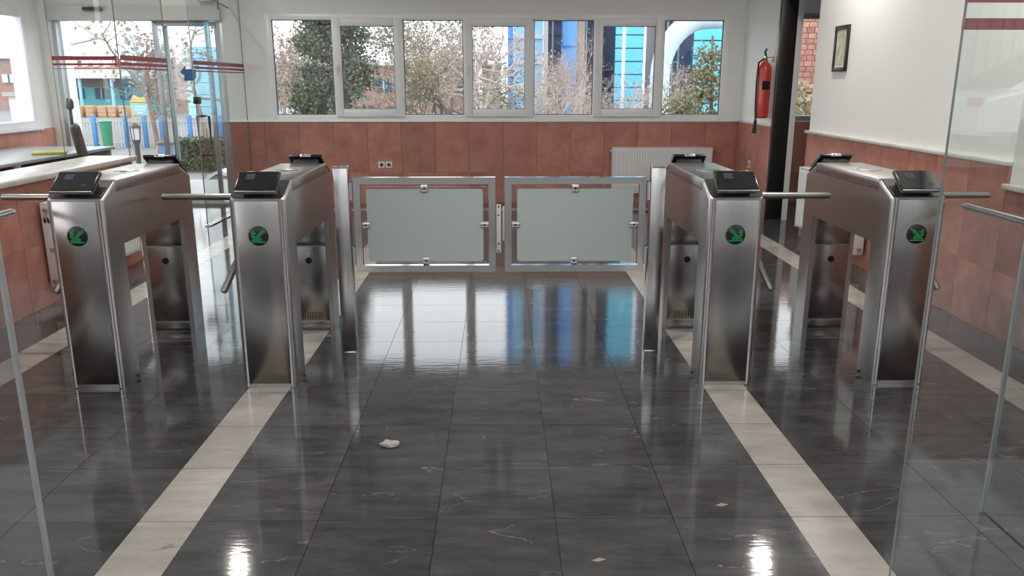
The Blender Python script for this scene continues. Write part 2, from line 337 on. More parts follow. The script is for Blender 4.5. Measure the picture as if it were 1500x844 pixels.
# caps and sills
b = MB(); b.span(-3.27, XR, YB - 0.035, YB + 0.02, DADO, DADO + 0.018, 0.003); struct(b.build('trim_1', 'white_paint'))
b = MB(); b.span(XR - 0.035, XR + 0.01, D1 + 0.06, YB - 0.035, DADO, DADO + 0.022, 0.003); struct(b.build('trim_2', 'pale_sill'))
b = MB(); b.span(XR - 0.04, XR + 0.01, 4.55, D0 + 0.03, DADO, DADO + 0.025, 0.004); struct(b.build('trim_3', 'pale_sill'))
b = MB(); b.span(XR - 0.05, XR + 0.2, YF, 4.55, 0.86, 0.89, 0.004); struct(b.build('trim_4', 'pale_sill'))
b = MB(); b.span(XL - 0.34, XL + 0.05, YF, 6.72, 0.83, 0.868, 0.006); struct(b.build('trim_5', 'pale_sill'), 'wide pale stone ledge on the booth wall')
b = MB(); b.span(XE, XE + 0.06, LW0, LW1, LZ0 - 0.03, LZ0, 0.004); struct(b.build('trim_6', 'pvc'))

# ---------- windows
def ring(mb, x0, x1, z0, z1, wd, y0, y1, bevel=0.004, mi=0):
    mb.span(x0, x0 + wd, y0, y1, z0, z1, bevel, mi); mb.span(x1 - wd, x1, y0, y1, z0, z1, bevel, mi)
    mb.span(x0 + wd, x1 - wd, y0, y1, z0, z0 + wd, bevel, mi); mb.span(x0 + wd, x1 - wd, y0, y1, z1 - wd, z1, bevel, mi)
b = MB(); ring(b, WX0, WX1, WZ0, WZ1, 0.07, YB - 0.012, YB + 0.06)
win = struct(b.build('window_1', 'pvc'), 'white ribbon window of seven panes')
sec = cols(WX0 + 0.03, WX1 - 0.03, 7)
for k in range(1, 7):
    m = MB(); m.span(sec[k][0] - 0.033, sec[k][0] + 0.033, YB - 0.01, YB + 0.058, WZ0 + 0.07, WZ1 - 0.07, 0.004); m.build('mullion', 'pvc', win)
for k, (a, e) in enumerate(sec):
    if k % 2:
        s = MB(); ring(s, a - 0.02, e + 0.02, WZ0 + 0.045, WZ1 - 0.045, 0.095, YB - 0.045, YB - 0.008, 0.006)
        so = s.build('sash', 'pvc', win)
        g = MB(); ring(g, a + 0.072, e - 0.072, WZ0 + 0.137, WZ1 - 0.137, 0.008, YB - 0.034, YB + 0.012, 0); g.build('gasket', 'gasket', so)
        h = MB(); h.box((a + 0.027, YB - 0.052, 1.62), (0.03, 0.014, 0.07), 0.005); h.tube([(a + 0.027, YB - 0.058, 1.625), (a + 0.027, YB - 0.085, 1.625)], 0.010, 10)
        h.box((a + 0.027, YB - 0.088, 1.575), (0.02, 0.012, 0.12), 0.005); h.build('window_handle', 'white_plastic', so)
        for zz in (1.25, 2.0):
            q = MB(); q.tube([(e + 0.028, YB - 0.03, zz - 0.04), (e + 0.028, YB - 0.03, zz + 0.04)], 0.009, 8); q.build('hinge', 'white_plastic', so)
        p = MB(); p.span(a + 0.07, e - 0.07, YB - 0.004, YB + 0.002, WZ0 + 0.135, WZ1 - 0.135); p.build('pane', 'window_glass', win)
    else:
        xa = a + (0.033 if k else 0.04); xb = e - (0.033 if k < 6 else 0.04)
        g = MB(); ring(g, xa, xb, WZ0 + 0.07, WZ1 - 0.07, 0.008, YB + 0.004, YB + 0.03, 0); g.build('gasket', 'gasket', win)
        p = MB(); p.span(xa, xb, YB + 0.014, YB + 0.020, WZ0 + 0.07, WZ1 - 0.07); p.build('pane', 'window_glass', win)
def ringy(mb, y0, y1, z0, z1, wd, x0, x1, bevel=0.004, mi=0):
    mb.span(x0, x1, y0, y0 + wd, z0, z1, bevel, mi); mb.span(x0, x1, y1 - wd, y1, z0, z1, bevel, mi)
    mb.span(x0, x1, y0 + wd, y1 - wd, z0, z0 + wd, bevel, mi); mb.span(x0, x1, y0 + wd, y1 - wd, z1 - wd, z1, bevel, mi)
b = MB(); ringy(b, LW0, LW1, LZ0, LZ1, 0.075, XE - 0.10, XE + 0.01)
w2 = struct(b.build('window_2', 'pvc'), 'long white framed window in the outer wall')
ysec = cols(LW0 + 0.03, LW1 - 0.03, 8)
for k in range(1, 8):
    m = MB(); m.span(XE - 0.09, XE + 0.01, ysec[k][0] - 0.045, ysec[k][0] + 0.045, LZ0 + 0.07, LZ1 - 0.07, 0.004); m.build('mullion', 'pvc', w2)
for a, e in ysec:
    p = MB(); p.span(XE - 0.05, XE - 0.044, a + 0.035, e - 0.035, LZ0 + 0.07, LZ1 - 0.07); p.build('pane', 'window_glass', w2)
b = MB(); ring(b, SX0, SX1, SZ0, SZ1, 0.06, YB + 0.03, YB + 0.1); w3 = struct(b.build('window_3', 'alu_grey'), 'window of the side room')
m = MB(); m.span(4.05, 4.11, YB + 0.03, YB + 0.1, SZ0 + 0.06, SZ1 - 0.06, 0.004); m.build('mullion', 'alu_grey', w3)
for a, e in ((SX0 + 0.06, 4.05), (4.11, SX1 - 0.06)):
    p = MB(); p.span(a, e, YB + 0.06, YB + 0.066, SZ0 + 0.06, SZ1 - 0.06); p.build('pane', 'window_glass', w3)
# black door frame in the right wall
b = MB(); b.span(XR - 0.03, XR + 0.14, D1 - 0.002, D1 + 0.06, 0, 2.38, 0.004); b.span(XR + 0.02, XR + 0.2, D0 - 0.005, D0 + 0.04, 0, 2.33, 0.004); b.span(XR - 0.01, XR + 0.21, D0, D1, 2.31, 2.38, 0.004)
struct(b.build('door_1', 'frame_black'), 'open doorway with a black frame')

# ================================================================== glass partitions
def pane_x(name, x, y0, y1, z0, z1, parent, th=0.010):       # pane in a plane x = const
    m = MB(); m.span(x - th / 2, x + th / 2, y0, y1, z0, z1); me = m.mesh(name, ['clear_glass', 'glass_edge'])
    for p in me.polygons: p.material_index = 0 if abs(p.normal.x) > 0.9 else 1
    return link(name, me, parent)
def pane_y(name, y, x0, x1, z0, z1, parent, th=0.010, gm='clear_glass'):
    m = MB(); m.span(x0, x1, y - th / 2, y + th / 2, z0, z1); me = m.mesh(name, [gm, 'glass_edge'])
    for p in me.polygons: p.material_index = 0 if abs(p.normal.y) > 0.9 else 1
    return link(name, me, parent)
BARS = [(1.628, 1.668), (1.588, 1.612), (1.560, 1.572)]
t = thing('glass_partition', 'frameless clear glass screen with dark red stripes past the end of the booth ledge', 'glass partition', (XL, 6.6, 0))
t.matrix_world.translation; off = Vector((-XL, -6.6, 0))
def sub(o, v): o.location = v; return o
sub(pane_x('glass_pane', XL, 6.70, 7.65, 0.02, 2.60, t), off)
sub(pane_y('glass_pane', 6.735, XL - 0.55, XL - 0.02, 0.02, 2.60, t), off)
for z0, z1 in BARS:
    m = MB(); m.span(XL + 0.0052, XL + 0.0062, 6.71, 7.65, z0, z1); sub(m.build('stripe', 'stripe_red', t), off)
    m = MB(); m.span(XL - 0.55, XL - 0.03, 6.7288, 6.7298, z0, z1 - 0.008); sub(m.build('stripe', 'stripe_red', t), off)
m = MB(); m.span(XL - 0.02, XL + 0.02, 6.72, 7.65, 0, 0.02); sub(m.build('floor_channel', 'satin', t), off)
t = thing('glass_door', 'frameless glass door with red stripes and dark pull bars beside the back wall', 'glass door', (XL, 9.0, 0)); off = Vector((-XL, -9.0, 0))
sub(pane_x('glass_pane', XL, 8.28, YB - 0.03, 0.015, 2.60, t, 0.012), off)
for z0, z1 in BARS:
    m = MB(); m.span(XL + 0.0062, XL + 0.0072, 8.29, YB - 0.03, z0, z1); sub(m.build('stripe', 'stripe_red', t), off)
for s in (-1, 1):
    m = MB(); m.tube([(XL + s * 0.006, 8.44, 1.12), (XL + s * 0.06, 8.44, 1.12), (XL + s * 0.06, 8.44, 0.66)], 0.013, 10); m.tube([(XL + s * 0.006, 8.44, 0.72), (XL + s * 0.06, 8.44, 0.72)], 0.010, 8)
    sub(m.build('pull_handle', 'lock_dark', t), off)
m = MB(); m.box((XL, 8.32, 1.28), (0.05, 0.09, 0.07), 0.006); sub(m.build('lock_case', 'lock_dark', t), off)
m = MB(); m.box((XL, 9.72, 0.06), (0.04, 0.32, 0.10), 0.006); sub(m.build('floor_hinge', 'satin', t), off)
m = MB(); m.span(XL - 0.03, XL + 0.03, 8.28, YB - 0.03, 0.0, 0.012); sub(m.build('floor_channel', 'polished', t), off)
m = MB(); m.tube([(XL, 8.22, 2.37), (XL - 0.12, 9.90, 2.30)], 0.010, 8); m.box((XL - 0.1, 9.5, 2.31), (0.02, 0.02, 0.12), 0.002); sub(m.build('brace_rod', 'lock_dark', t), off)
# glass front on both sides of the open entrance
YP = 2.09
def front_pane(x0, x1, label):
    t = thing('glass_front', label, 'glass front', ((x0 + x1) / 2, YP, 0)); off = Vector((-(x0 + x1) / 2, -YP, 0))
    sub(pane_y('glass_pane', YP, x0, x1, 0.0, 2.62, t, 0.012, 'front_glass'), off)
    for z0, z1 in ((1.580, 1.608), (1.645, 1.70)):
        m = MB(); m.span(x0, x1, YP + 0.0062, YP + 0.0072, z0, z1); sub(m.build('stripe', 'stripe_scarlet', t), off)
    return t, off
t, off = front_pane(1.165, 2.87, 'large clear glass pane with scarlet stripes beside the white side wall')
sub(pane_x('glass_fin', 1.68, YP + 0.01, 2.48, 0.0, 2.62, t, 0.012), off)
m = MB(); m.span(1.672, 1.688, 2.476, 2.486, 0.0, 2.62, 0.002); sub(m.build('edge_strip', 'bezel_grey', t), off)
t, off = front_pane(-3.0, -1.33, 'large clear glass pane beside the low granite booth wall')
m = MB(); m.span(-1.334, -1.322, YP - 0.008, YP + 0.008, 0, 2.62, 0.002); sub(m.build('edge_strip', 'bezel_grey', t), off)

# entrance: sliding glass door in the back facade
YD = YB + 0.06
t = thing('sliding_door', 'grey aluminium automatic sliding glass door with round blue arrow sticker', 'sliding door', (-4.2, YD, 0)); off = Vector((4.2, -YD, 0))
m = MB(); m.span(DX0, DX1, YB - 0.06, YB + 0.10, DZ1 - 0.03, DZ1 + 0.13, 0.004); sub(m.build('operator_beam', 'roof_band', t), off)
m = MB(); m.box((-4.72, YB - 0.09, DZ1 + 0.09), (0.22, 0.06, 0.045), 0.012); sub(m.build('motion_sensor', 'black_plastic', t), off)
def leaf(x0, x1, y, mat='alu_grey'):
    m = MB(); ring(m, x0, x1, 0.02, DZ1 - 0.03, 0.055, y, y + 0.035, 0.003); f = sub(m.build('leaf_frame', mat, t), off)
    p = MB(); p.span(x0 + 0.05, x1 - 0.05, y + 0.014, y + 0.02, 0.07, DZ1 - 0.08); pp = p.build('pane', 'window_glass', f)
leaf(-4.12, -3.45, YD, 'alu_grey'); leaf(-4.02, -3.35, YD + 0.05, 'alu_blue')
m = MB(); m.span(DX1 - 0.07, DX1, YB + 0.0, YB + 0.12, 0, DZ1 - 0.03, 0.003); m.span(DX0, DX0 + 0.05, YB + 0.0, YB + 0.12, 0, DZ1 - 0.03, 0.003); sub(m.build('door_jamb', 'alu_grey', t), off)
m = MB(); m.span(DX0, DX1, YB, YB + 0.2, -0.10, 0.012, 0.003); sub(m.build('threshold', 'pale_sill', t), off)
st = at(276, 107, YD - 0.005)
m = MB()
n = 40; R0, R1 = 0.125, 0.155
for k in range(n):
    a0, a1 = 2 * math.pi * k / n, 2 * math.pi * (k + 1) / n
    m.prism([(st.x + R0 * math.cos(a0), st.z + R0 * math.sin(a0)), (st.x + R1 * math.cos(a0), st.z + R1 * math.sin(a0)), (st.x + R1 * math.cos(a1), st.z + R1 * math.sin(a1)), (st.x + R0 * math.cos(a1), st.z + R0 * math.sin(a1))], st.y - 0.001, st.y, 'y')
sub(m.build('sticker_ring', 'opal', t), off)
m = MB(); m.prism([(st.x - 0.10, st.z + 0.01), (st.x - 0.03, st.z + 0.085), (st.x - 0.03, st.z + 0.045), (st.x + 0.09, st.z + 0.045), (st.x + 0.09, st.z - 0.05), (st.x + 0.06, st.z - 0.09), (st.x - 0.06, st.z - 0.09), (st.x - 0.05, st.z - 0.03)], st.y - 0.002, st.y - 0.001, 'y')
sub(m.build('sticker_arrow', 'sticker_blue', t), off)
m = MB(); m.box((-3.42, YB - 0.0555, 2.42), (0.16, 0.11, 0.12), 0.008); tag(m.build('control_box', 'alu_grey'), 'small grey control box above the sliding door', 'control box')

# ================================================================== turnstiles
LED = ["1.......", "111...11", ".111.111", "..111.11", "...11111", "..11111.", "..111111", "11111111"]
def round_plate(mb, w, h, r, depth, M, mi=0, low_only=True):
    pts = []
    for (cx, cy, a0) in ((w / 2 - r, -h / 2 + r, -90), (-w / 2 + r, -h / 2 + r, 180)):
        rng = range(0, 91, 18)
        if cx > 0: pts += [(cx + r * math.cos(R(a0 + a)), cy + r * math.sin(R(a0 + a))) for a in rng]
        else: low = [(cx + r * math.cos(R(a0 + a)), cy + r * math.sin(R(a0 + a))) for a in rng]
    pts = low + pts + [(w / 2, h / 2), (-w / 2, h / 2)]
    v0 = len(mb.bm.verts)
    mb.prism(pts, 0, depth, 'z', mi); mb.bm.verts.ensure_lookup_table()
    for v in mb.bm.verts[v0:]: v.co = M @ v.co
def reader(root, y, z, tilt, flip):
    """terminal on the sloped end; flip turns it to face the far side"""
    M = Matrix.Translation((0, y, z)) @ Matrix.Rotation(math.pi if flip else 0, 4, 'Z') @ Matrix.Rotation(R(tilt), 4, 'X')
    m = MB(); m.box((0, 0, 0), (0.196, 0.140, 0.018), 0.005)
    for v in m.bm.verts: v.co = M @ v.co
    rd = m.build('card_reader', 'black_plastic', root); tag(rd, 'black card reader terminal')
    m = MB(); m.box((0, -0.067, 0.001), (0.192, 0.006, 0.017), 0.002)
    m.box((0.095, 0, -0.004), (0.006, 0.136, 0.010), 0.002); m.box((-0.095, 0, -0.004), (0.006, 0.136, 0.010), 0.002)
    for v in m.bm.verts: v.co = M @ v.co
    m.build('bezel', 'bezel_grey', rd)
    m = MB(); m.box((0, 0.002, 0.0095), (0.182, 0.124, 0.002), 0)
    for v in m.bm.verts: v.co = M @ v.co
    m.build('screen', 'screen_glass', rd)
    m = MB(); m.box((-0.035, 0.028, 0.0112), (0.042, 0.036, 0.0012), 0)
    for v in m.bm.verts: v.co = M @ v.co
    m.build('display', 'lcd', rd)
    m = MB(); m.lathe([(0.013, 0), (0.013, 0.0012), (0.0, 0.0012)], (0.05, -0.03, 0.0105), 16)
    for v in m.bm.verts: v.co = M @ v.co
    m.build('finger_sensor', 'black_plastic', rd)
    m = MB(); m.box((0, 0.012, -0.03), (0.15, 0.085, 0.05), 0.012)
    for v in m.bm.verts: v.co = M @ v.co
    m.build('mount', 'matt_black', rd)
    if flip:
        m = MB(); m.box((0, 0.071, 0.0), (0.062, 0.004, 0.019), 0.001); 
        for v in m.bm.verts: v.co = M @ v.co
        m.build('connector_plate', 'bezel_grey', rd)
        m = MB(); m.tube([(0.012, 0.072, 0.002), (0.012, 0.076, 0.002)], 0.004, 8)
        for v in m.bm.verts: v.co = M @ v.co
        m.build('connector_screw', 'lock_dark', rd)
W2, LEN, ZS, ZT = 0.13, 1.10, 0.93, 1.00
def turnstile(cx, s, label):
    root = thing('tripod_turnstile', label, 'turnstile', (cx, 3.70, 0), 0, 'tripod turnstiles beside the glass gates')
    prof = [(0, 0), (0, ZS), (0.15, ZT), (LEN - 0.15, ZT), (LEN, ZS), (LEN, 0), (LEN - 0.17, 0), (LEN - 0.17, 0.69), (0.17, 0.69), (0.17, 0)]
    m = MB(); m.prism(prof, -W2, W2, 'x')
    es = []
    for e in m.bm.edges:
        a, b_ = e.verts[0].co, e.verts[1].co
        if abs(a.x - b_.x) < 1e-6:
            ys = (a.y, b_.y)
            if max(ys) < 0.16 and not (a.z < 0.01 and b_.z < 0.01) and min(ys) < 0.01: es.append(e)
            elif min(ys) > LEN - 0.16 and max(ys) > LEN - 0.01 and not (a.z < 0.01 and b_.z < 0.01): es.append(e)
    bmesh.ops.bevel(m.bm, geom=es, offset=0.026, segments=4, affect='EDGES', profile=0.5)
    m.build('body', 'brushed', root, angle=0.5)
    m = MB(); m.box((0, -0.0015, 0.47), (2 * W2 - 0.058, 0.004, 0.90), 0.0015); m.build('front_panel', 'front_steel', root)
    for q in (-1, 1):
        m = MB(); m.tube([(q * (W2 - 0.022), 0.003, 0.004), (q * (W2 - 0.022), 0.003, 0.925)], 0.0095, 12); m.build('corner_trim', 'satin', root)
    ang = math.atan2(ZT - ZS, 0.15); sl = math.hypot(0.15, ZT - ZS)
    for (yy, flip) in ((0.075, False), (LEN - 0.075, True)):
        M = Matrix.Translation((0, yy, (ZS + ZT) / 2)) @ Matrix.Rotation(math.pi if flip else 0, 4, 'Z') @ Matrix.Rotation(ang, 4, 'X')
        m = MB(); round_plate(m, 2 * W2 - 0.012, sl - 0.010, 0.03, 0.003, M); sp = m.build('slope_plate', 'slope_dark', root)
    # lid with its seam
    m = MB(); m.span(-W2 - 0.0015, W2 + 0.0015, 0.155, LEN - 0.155, 0.952, ZT + 0.002, 0.004); m.build('lid', 'brushed', root)
    m = MB(); m.span(-W2 - 0.001, W2 + 0.001, 0.155, LEN - 0.155, 0.947, 0.952); m.build('lid_seam', 'gasket', root)
    m = MB(); m.lathe([(0.062, 0), (0.062, 0.003), (0.055, 0.005), (0, 0.005)], (0, 0.56, ZT + 0.002), 28); m.build('cover_disc', 'satin', root)
    reader(root, 0.045, 1.0, 36, False); reader(root, LEN - 0.045, 1.0, 36, True)
    # green arrow indicator
    m = MB(); m.lathe([(0.047, 0.0), (0.047, -0.004), (0.043, -0.006), (0.0, -0.006)], (0, -0.003, 0.757), 32, axis='y'); ind = m.build('indicator', 'black_plastic', root)
    m = MB()
    for r_, row in enumerate(LED):
        for c_, ch in enumerate(row):
            if ch == '1':
                x = (c_ - 3.5) * 0.0082 * s; z = 0.757 + (3.5 - r_) * 0.0082
                m.box((x, -0.0098, z), (0.0031, 0.0016, 0.0031), 0)
    tag(m.build('arrow_lights', 'led_green', ind), 'green dotted arrow')
    # inner faces of both legs with service door
    for (yy, sg) in ((LEN - 0.17, -1), (0.17, 1)):
        m = MB(); m.box((0, yy + sg * 0.002, 0.600), (0.205, 0.005, 0.150), 0.001); m.build('upper_panel', 'front_steel', root)
        m = MB(); m.box((0, yy + sg * 0.002, 0.292), (0.205, 0.005, 0.456), 0.001); dr = m.build('service_door', 'front_steel', root)
        m = MB(); m.box((0, yy + sg * 0.002, 0.030), (0.205, 0.005, 0.054), 0.001); m.build('kick_plate', 'front_steel', root)
        m = MB(); m.tube([(0, yy + sg * 0.004, 0.475), (0, yy + sg * 0.010, 0.475)], 0.012, 14); m.build('lock_button', 'polished', dr)
        m = MB(); m.tube([(0.0, yy + sg * 0.004, 0.435), (0.0, yy + sg * 0.009, 0.435)], 0.019, 16); m.build('key_lock', 'lock_dark', dr)
        m = MB()
        for k in range(9): m.box(((k - 4) * 0.0135, yy + sg * 0.0048, 0.098), (0.0055, 0.001, 0.040), 0)
        m.build('vent_slots', 'gasket', dr)
    # tripod hub and arms
    hx, hy, hz = s * W2, 0.55, 0.865
    ax = Vector((s, 0, -1)).normalized()
    m = MB(); c0 = Vector((hx - s * 0.02, hy, hz - 0.02)); m.tube([c0, c0 + ax * 0.075], [0.07, 0.055], 20); hub = m.build('hub', 'satin', root)
    a1 = Vector((s, 0, 0)); cc = c0 + ax * 0.045
    for k in range(3):
        d = Matrix.Rotation(2 * math.pi * k / 3, 3, ax) @ a1
        m = MB(); p0 = cc + d * 0.02; p1 = cc + d * 0.52
        if k == 0: p0.z = p1.z = hz
        m.tube([p0, p1 - d * 0.008, p1], [0.0175, 0.0175, 0.012], 16); m.build('arm', 'arm_steel', root)
    for q in (-1, 1):
        m = MB(); m.tube([(q * (W2 + 0.001), 0.135, 0.020), (q * (W2 + 0.012), 0.135, 0.014)], 0.007, 8); m.build('anchor_bolt', 'lock_dark', root)
    return root
turnstile(-1.97, -1, 'steel tripod turnstile with down-left green arrow beside the booth wall and its radiator')
turnstile(-1.13, -1, 'steel tripod turnstile with down-left green arrow next to a glass gate post')
turnstile(1.11, 1, 'steel tripod turnstile with down-right green arrow next to a glass gate post')
turnstile(1.97, 1, 'steel tripod turnstile with down-right green arrow beside the red granite side wall')

# ================================================================== gates
YG = 4.25
def gate(s, label, plabel):
    p = thing('gate_post', plabel, 'post', (s * 0.838, YG, 0))
    m = MB(); m.box((0, 0, 0.51), (0.075, 0.075, 1.02), 0.004); m.build('post', 'satin', p)
    m = MB(); m.box((0, 0, 1.022), (0.074, 0.074, 0.006), 0.002); m.build('cap', 'polished', p)
    m = MB(); m.box((0, 0, 0.003), (0.076, 0.086, 0.006), 0.002); m.build('base_plate', 'satin', p)
    g = thing('swing_gate', label, 'gate', (s * 0.4, YG, 0.455))
    x0, x1, z0, z1, wd = -0.378, 0.375, 0.0, 0.512, 0.036       # local frame, x0 is the hinge side before mirroring
    if s > 0: x0, x1 = -0.375, 0.378
    D = 0.018
    for pts in ([(x0, z0), (x1, z0), (x1 - wd, z0 + wd), (x0 + wd, z0 + wd)], [(x0, z1), (x1, z1), (x1 - wd, z1 - wd), (x0 + wd, z1 - wd)],
                [(x0, z0), (x0 + wd, z0 + wd), (x0 + wd, z1 - wd), (x0, z1)], [(x1, z0), (x1 - wd, z0 + wd), (x1 - wd, z1 - wd), (x1, z1)]):
        m = MB(); m.prism(pts, -D, D, 'y'); m.build('frame_tube', 'polished', g)
    gx0, gx1, gz0, gz1 = x0 + wd + 0.014, x1 - wd - 0.014, z0 + wd + 0.014, z1 - wd - 0.014
    m = MB(); m.span(gx0, gx1, -0.004, 0.004, gz0, gz1); me = m.mesh('glass_panel', ['clear_glass', 'glass_edge'])
    for q in me.polygons: q.material_index = 0 if abs(q.normal.y) > 0.9 else 1
    gp = link('glass_panel', me, g)
    pts = []; r_ = 0.014; fx0, fx1, fz0, fz1 = gx0 + 0.016, gx1 - 0.016, gz0 + 0.006, gz1 - 0.012
    for (cx, cz, a0) in ((fx1 - r_, fz1 - r_, 0), (fx0 + r_, fz1 - r_, 90), (fx0 + r_, fz0 + r_, 180), (fx1 - r_, fz0 + r_, 270)):
        pts += [(cx + r_ * math.cos(R(a0 + a)), cz + r_ * math.sin(R(a0 + a))) for a in (0, 30, 60, 90)]
    m = MB(); m.prism(pts, -0.0052, -0.0044, 'y'); m.build('frosted_film', 'frosted_film', gp)
    xm, zm = (x0 + x1) / 2, (z0 + z1) / 2
    for (cx, cz, vert) in ((xm, z1 - wd - 0.022, 1), (xm, z0 + wd + 0.022, 1), (x0 + wd + 0.022, zm, 0), (x1 - wd - 0.022, zm, 0)):
        m = MB(); m.box((cx, 0, cz), ((0.036, 0.026, 0.046) if vert else (0.046, 0.026, 0.036)), 0.006); cl = m.build('glass_clamp', 'polished', g)
        m = MB(); m.tube([(cx, -0.0125, cz), (cx, -0.0145, cz)], 0.006, 10); m.build('clamp_screw', 'lock_dark', cl)
    hx = x0 - 0.0112 if s < 0 else x1 + 0.0112
    for zz in (0.44, 0.09):
        m = MB(); m.tube([(hx, -0.012, zz - 0.048), (hx, -0.012, zz + 0.048)], 0.011, 14); h = m.build('hinge', 'polished', g)
        m = MB(); m.box((hx, 0.006, zz), (0.0225, 0.02, 0.10), 0.001); m.build('hinge_block', 'lock_dark', h)
    if s < 0:
        m = MB(); m.box((x1 + 0.017, -0.004, 0.235), (0.026, 0.012, 0.262), 0.002); lp = m.build('lock_plate', 'white_plastic', g)
        for dz in (-0.12, -0.08, 0.075, 0.12):
            q = MB(); q.tube([(x1 + 0.017, -0.010, 0.235 + dz), (x1 + 0.017, -0.012, 0.235 + dz)], 0.005, 8); q.build('plate_screw', 'lock_dark', lp)
    else:
        m = MB(); m.box((x0 - 0.006, 0.0, 0.262), (0.010, 0.014, 0.185), 0.001); m.build('lock_magnet', 'white_plastic', g)
    return g
gate(-1, 'half-height steel framed frosted glass gate with a pale lock plate', 'square steel gate post beside the gate with the pale lock plate')
gate(1, 'half-height steel framed frosted glass gate before the back wall radiator', 'square steel gate post in front of the back wall radiator')

# chrome guard rails by the glass front
def rail(s, label):
    RE = 1.12 if s > 0 else 1.0
    t = thing('guard_rail', label, 'rail', (s * 2.2, 2.6, 0))
    m = MB(); m.tube([(0, -0.42, 0.885), (0, RE, 0.885), (0, RE + 0.02, 0.885)], [0.017, 0.017, 0.010], 16); m.build('rail_tube', 'polished', t)
    m = MB(); m.tube([(0, 0, 0), (0, 0, 0.87)], 0.016, 14); m.build('post', 'polished', t)
    m = MB(); m.lathe([(0.05, 0), (0.05, 0.008), (0.02, 0.014)], (0, 0, 0), 20); m.build('base_flange', 'polished', t)
    m = MB(); m.lathe([(0.016, 0), (0.018, 0.012), (0.0, 0.02)], (0, 0.62, 0.900), 12); m.build('clip', 'satin', t)
rail(1, 'chrome guard rail in front of the white side wall'); rail(-1, 'chrome guard rail running along the booth wall')

# ================================================================== radiators
def radiator(name_label, loc, rz, length, logo=False):
    t = thing('panel_radiator', name_label, 'radiator', loc, rz)       # local: x along, front towards -y, back at y = 0
    H0, H1, T = 0.12, 0.69, 0.10
    m = MB(); m.span(-length / 2 + 0.006, length / 2 - 0.006, -T + 0.004, -0.035, H0 + 0.01, H1 - 0.012, 0.004); m.build('body', 'radiator_white', t)
    n = int(length / 0.033); me = None
    for k in range(n):
        if me is None:
            q = MB(); q.box((0, 0, 0), (0.020, 0.008, H1 - H0 - 0.06), 0.003, seg=1); me = q.mesh('flute', 'radiator_white')
        link('flute', me, t, (-length / 2 + 0.03 + k * (length - 0.06) / (n - 1), -T + 0.003, (H0 + H1) / 2))
    m = MB(); m.span(-length / 2, length / 2, -T, -0.02, H1 - 0.012, H1, 0.003); m.build('top_grille', 'radiator_white', t)
    for q in (-1, 1):
        m = MB(); m.span(q * (length / 2 - 0.004), q * (length / 2 + 0.002), -T, -0.02, H0, H1, 0.002); sp = m.build('side_cover', 'radiator_white', t)
        if logo and q == -1:
            m = MB(); X = -length / 2 - 0.0034
            for (dy, sc_) in ((0.012, 1.0), (-0.012, 0.8)):
                m.prism([(-0.062 + dy, 0.56), (-0.05 + dy, 0.555), (-0.042 + dy, 0.575), (-0.048 + dy, 0.60 * sc_ + 0.6 * (1 - sc_)), (-0.056 + dy, 0.585)], X, X + 0.001, 'x')
            m.build('flame_mark', 'matt_black', sp)
            m = MB(); m.span(X, X + 0.001, -0.075, -0.045, 0.36, 0.39); m.build('sticker', 'box_orange', sp)
        for zz in (H0 + 0.045, H1 - 0.045):
            m = MB(); m.tube([(q * (length / 2), -0.06, zz), (q * (length / 2 + 0.03), -0.06, zz)], 0.013, 10); m.build('valve', 'satin', t)
    for q in (-0.35, 0.35):
        m = MB(); m.span(q * length - 0.02, q * length + 0.02, -0.04, 0.0, 0.3, 0.5, 0); m.build('wall_bracket', 'radiator_white', t)
    return t
radiator('white panel radiator under the ribbon window on the back wall', (1.985, YB - 0.0185, 0), 0, 1.22)
radiator('white panel radiator on the granite side wall beside the black doorway', (XR - 0.0185, 6.85, 0), R(-90), 1.30)
radiator('white panel radiator with flame mark on the low booth wall', (XL + 0.0185, 5.84, 0), R(90), 1.2, True)

# ================================================================== ceiling downlights
for k, (lx, ly) in enumerate([(-2.46, 6.64), (2.46, 6.64), (-2.46, 4.3), (2.46, 4.3), (0.0, 5.0), (0.0, 3.0), (-3.45, 7.94), (-4.4, 5.2)]):
    t = thing('downlight', 'round recessed ceiling downlight', 'lamp', (lx, ly, ZC), 0, 'ceiling downlights')
    m = MB(); m.lathe([(0.057, -0.001), (0.075, -0.012), (0.08, -0.001)], (0, 0, 0), 24); m.build('trim_ring', 'white_plastic', t)
    m = MB(); m.lathe([(0.0, -0.004), (0.055, -0.004), (0.055, -0.001)], (0, 0, 0), 24); m.build('diffuser', 'lamp_glow', t)
    ld = bpy.data.lights.new('downlight_bulb', 'AREA'); ld.shape = 'DISK'; ld.size = 0.10; ld.energy = LAMP_W; ld.color = (1.0, 0.95, 0.87)
    lo = bpy.data.objects.new('downlight_bulb', ld); col.objects.link(lo); lo.parent = t; lo.location = (0, 0, -0.02)

# ================================================================== small things on the walls
t = thing('fire_extinguisher', 'red fire extinguisher hung beside the black doorway', 'extinguisher', (XR - 0.09, 8.82, 1.08)); 
m = MB(); m.lathe([(0.0, 0.0), (0.06, 0.0), (0.072, 0.015), (0.073, 0.03), (0.073, 0.50), (0.066, 0.54), (0.045, 0.575), (0.026, 0.59), (0.026, 0.61), (0, 0.61)], (0, 0, 0), 24); cyl_ = m.build('cylinder', 'extinguisher_red', t)
m = MB(); m.prism([(-0.04, 0.30), (0.04, 0.30), (0.04, 0.39), (-0.04, 0.39)], -0.0745, -0.0715, 'y'); m.build('label_plate', 'lock_dark', cyl_)
m = MB(); m.box((0, 0, 0.63), (0.035, 0.035, 0.04), 0.006); m.build('valve', 'satin', t)
m = MB(); m.tube([(0, 0, 0.65), (-0.02, -0.03, 0.69), (-0.015, -0.06, 0.715)], 0.011, 8); m.box((0.03, 0.0, 0.635), (0.10, 0.008, 0.008), 0.002); m.build('handle', 'matt_black', t)
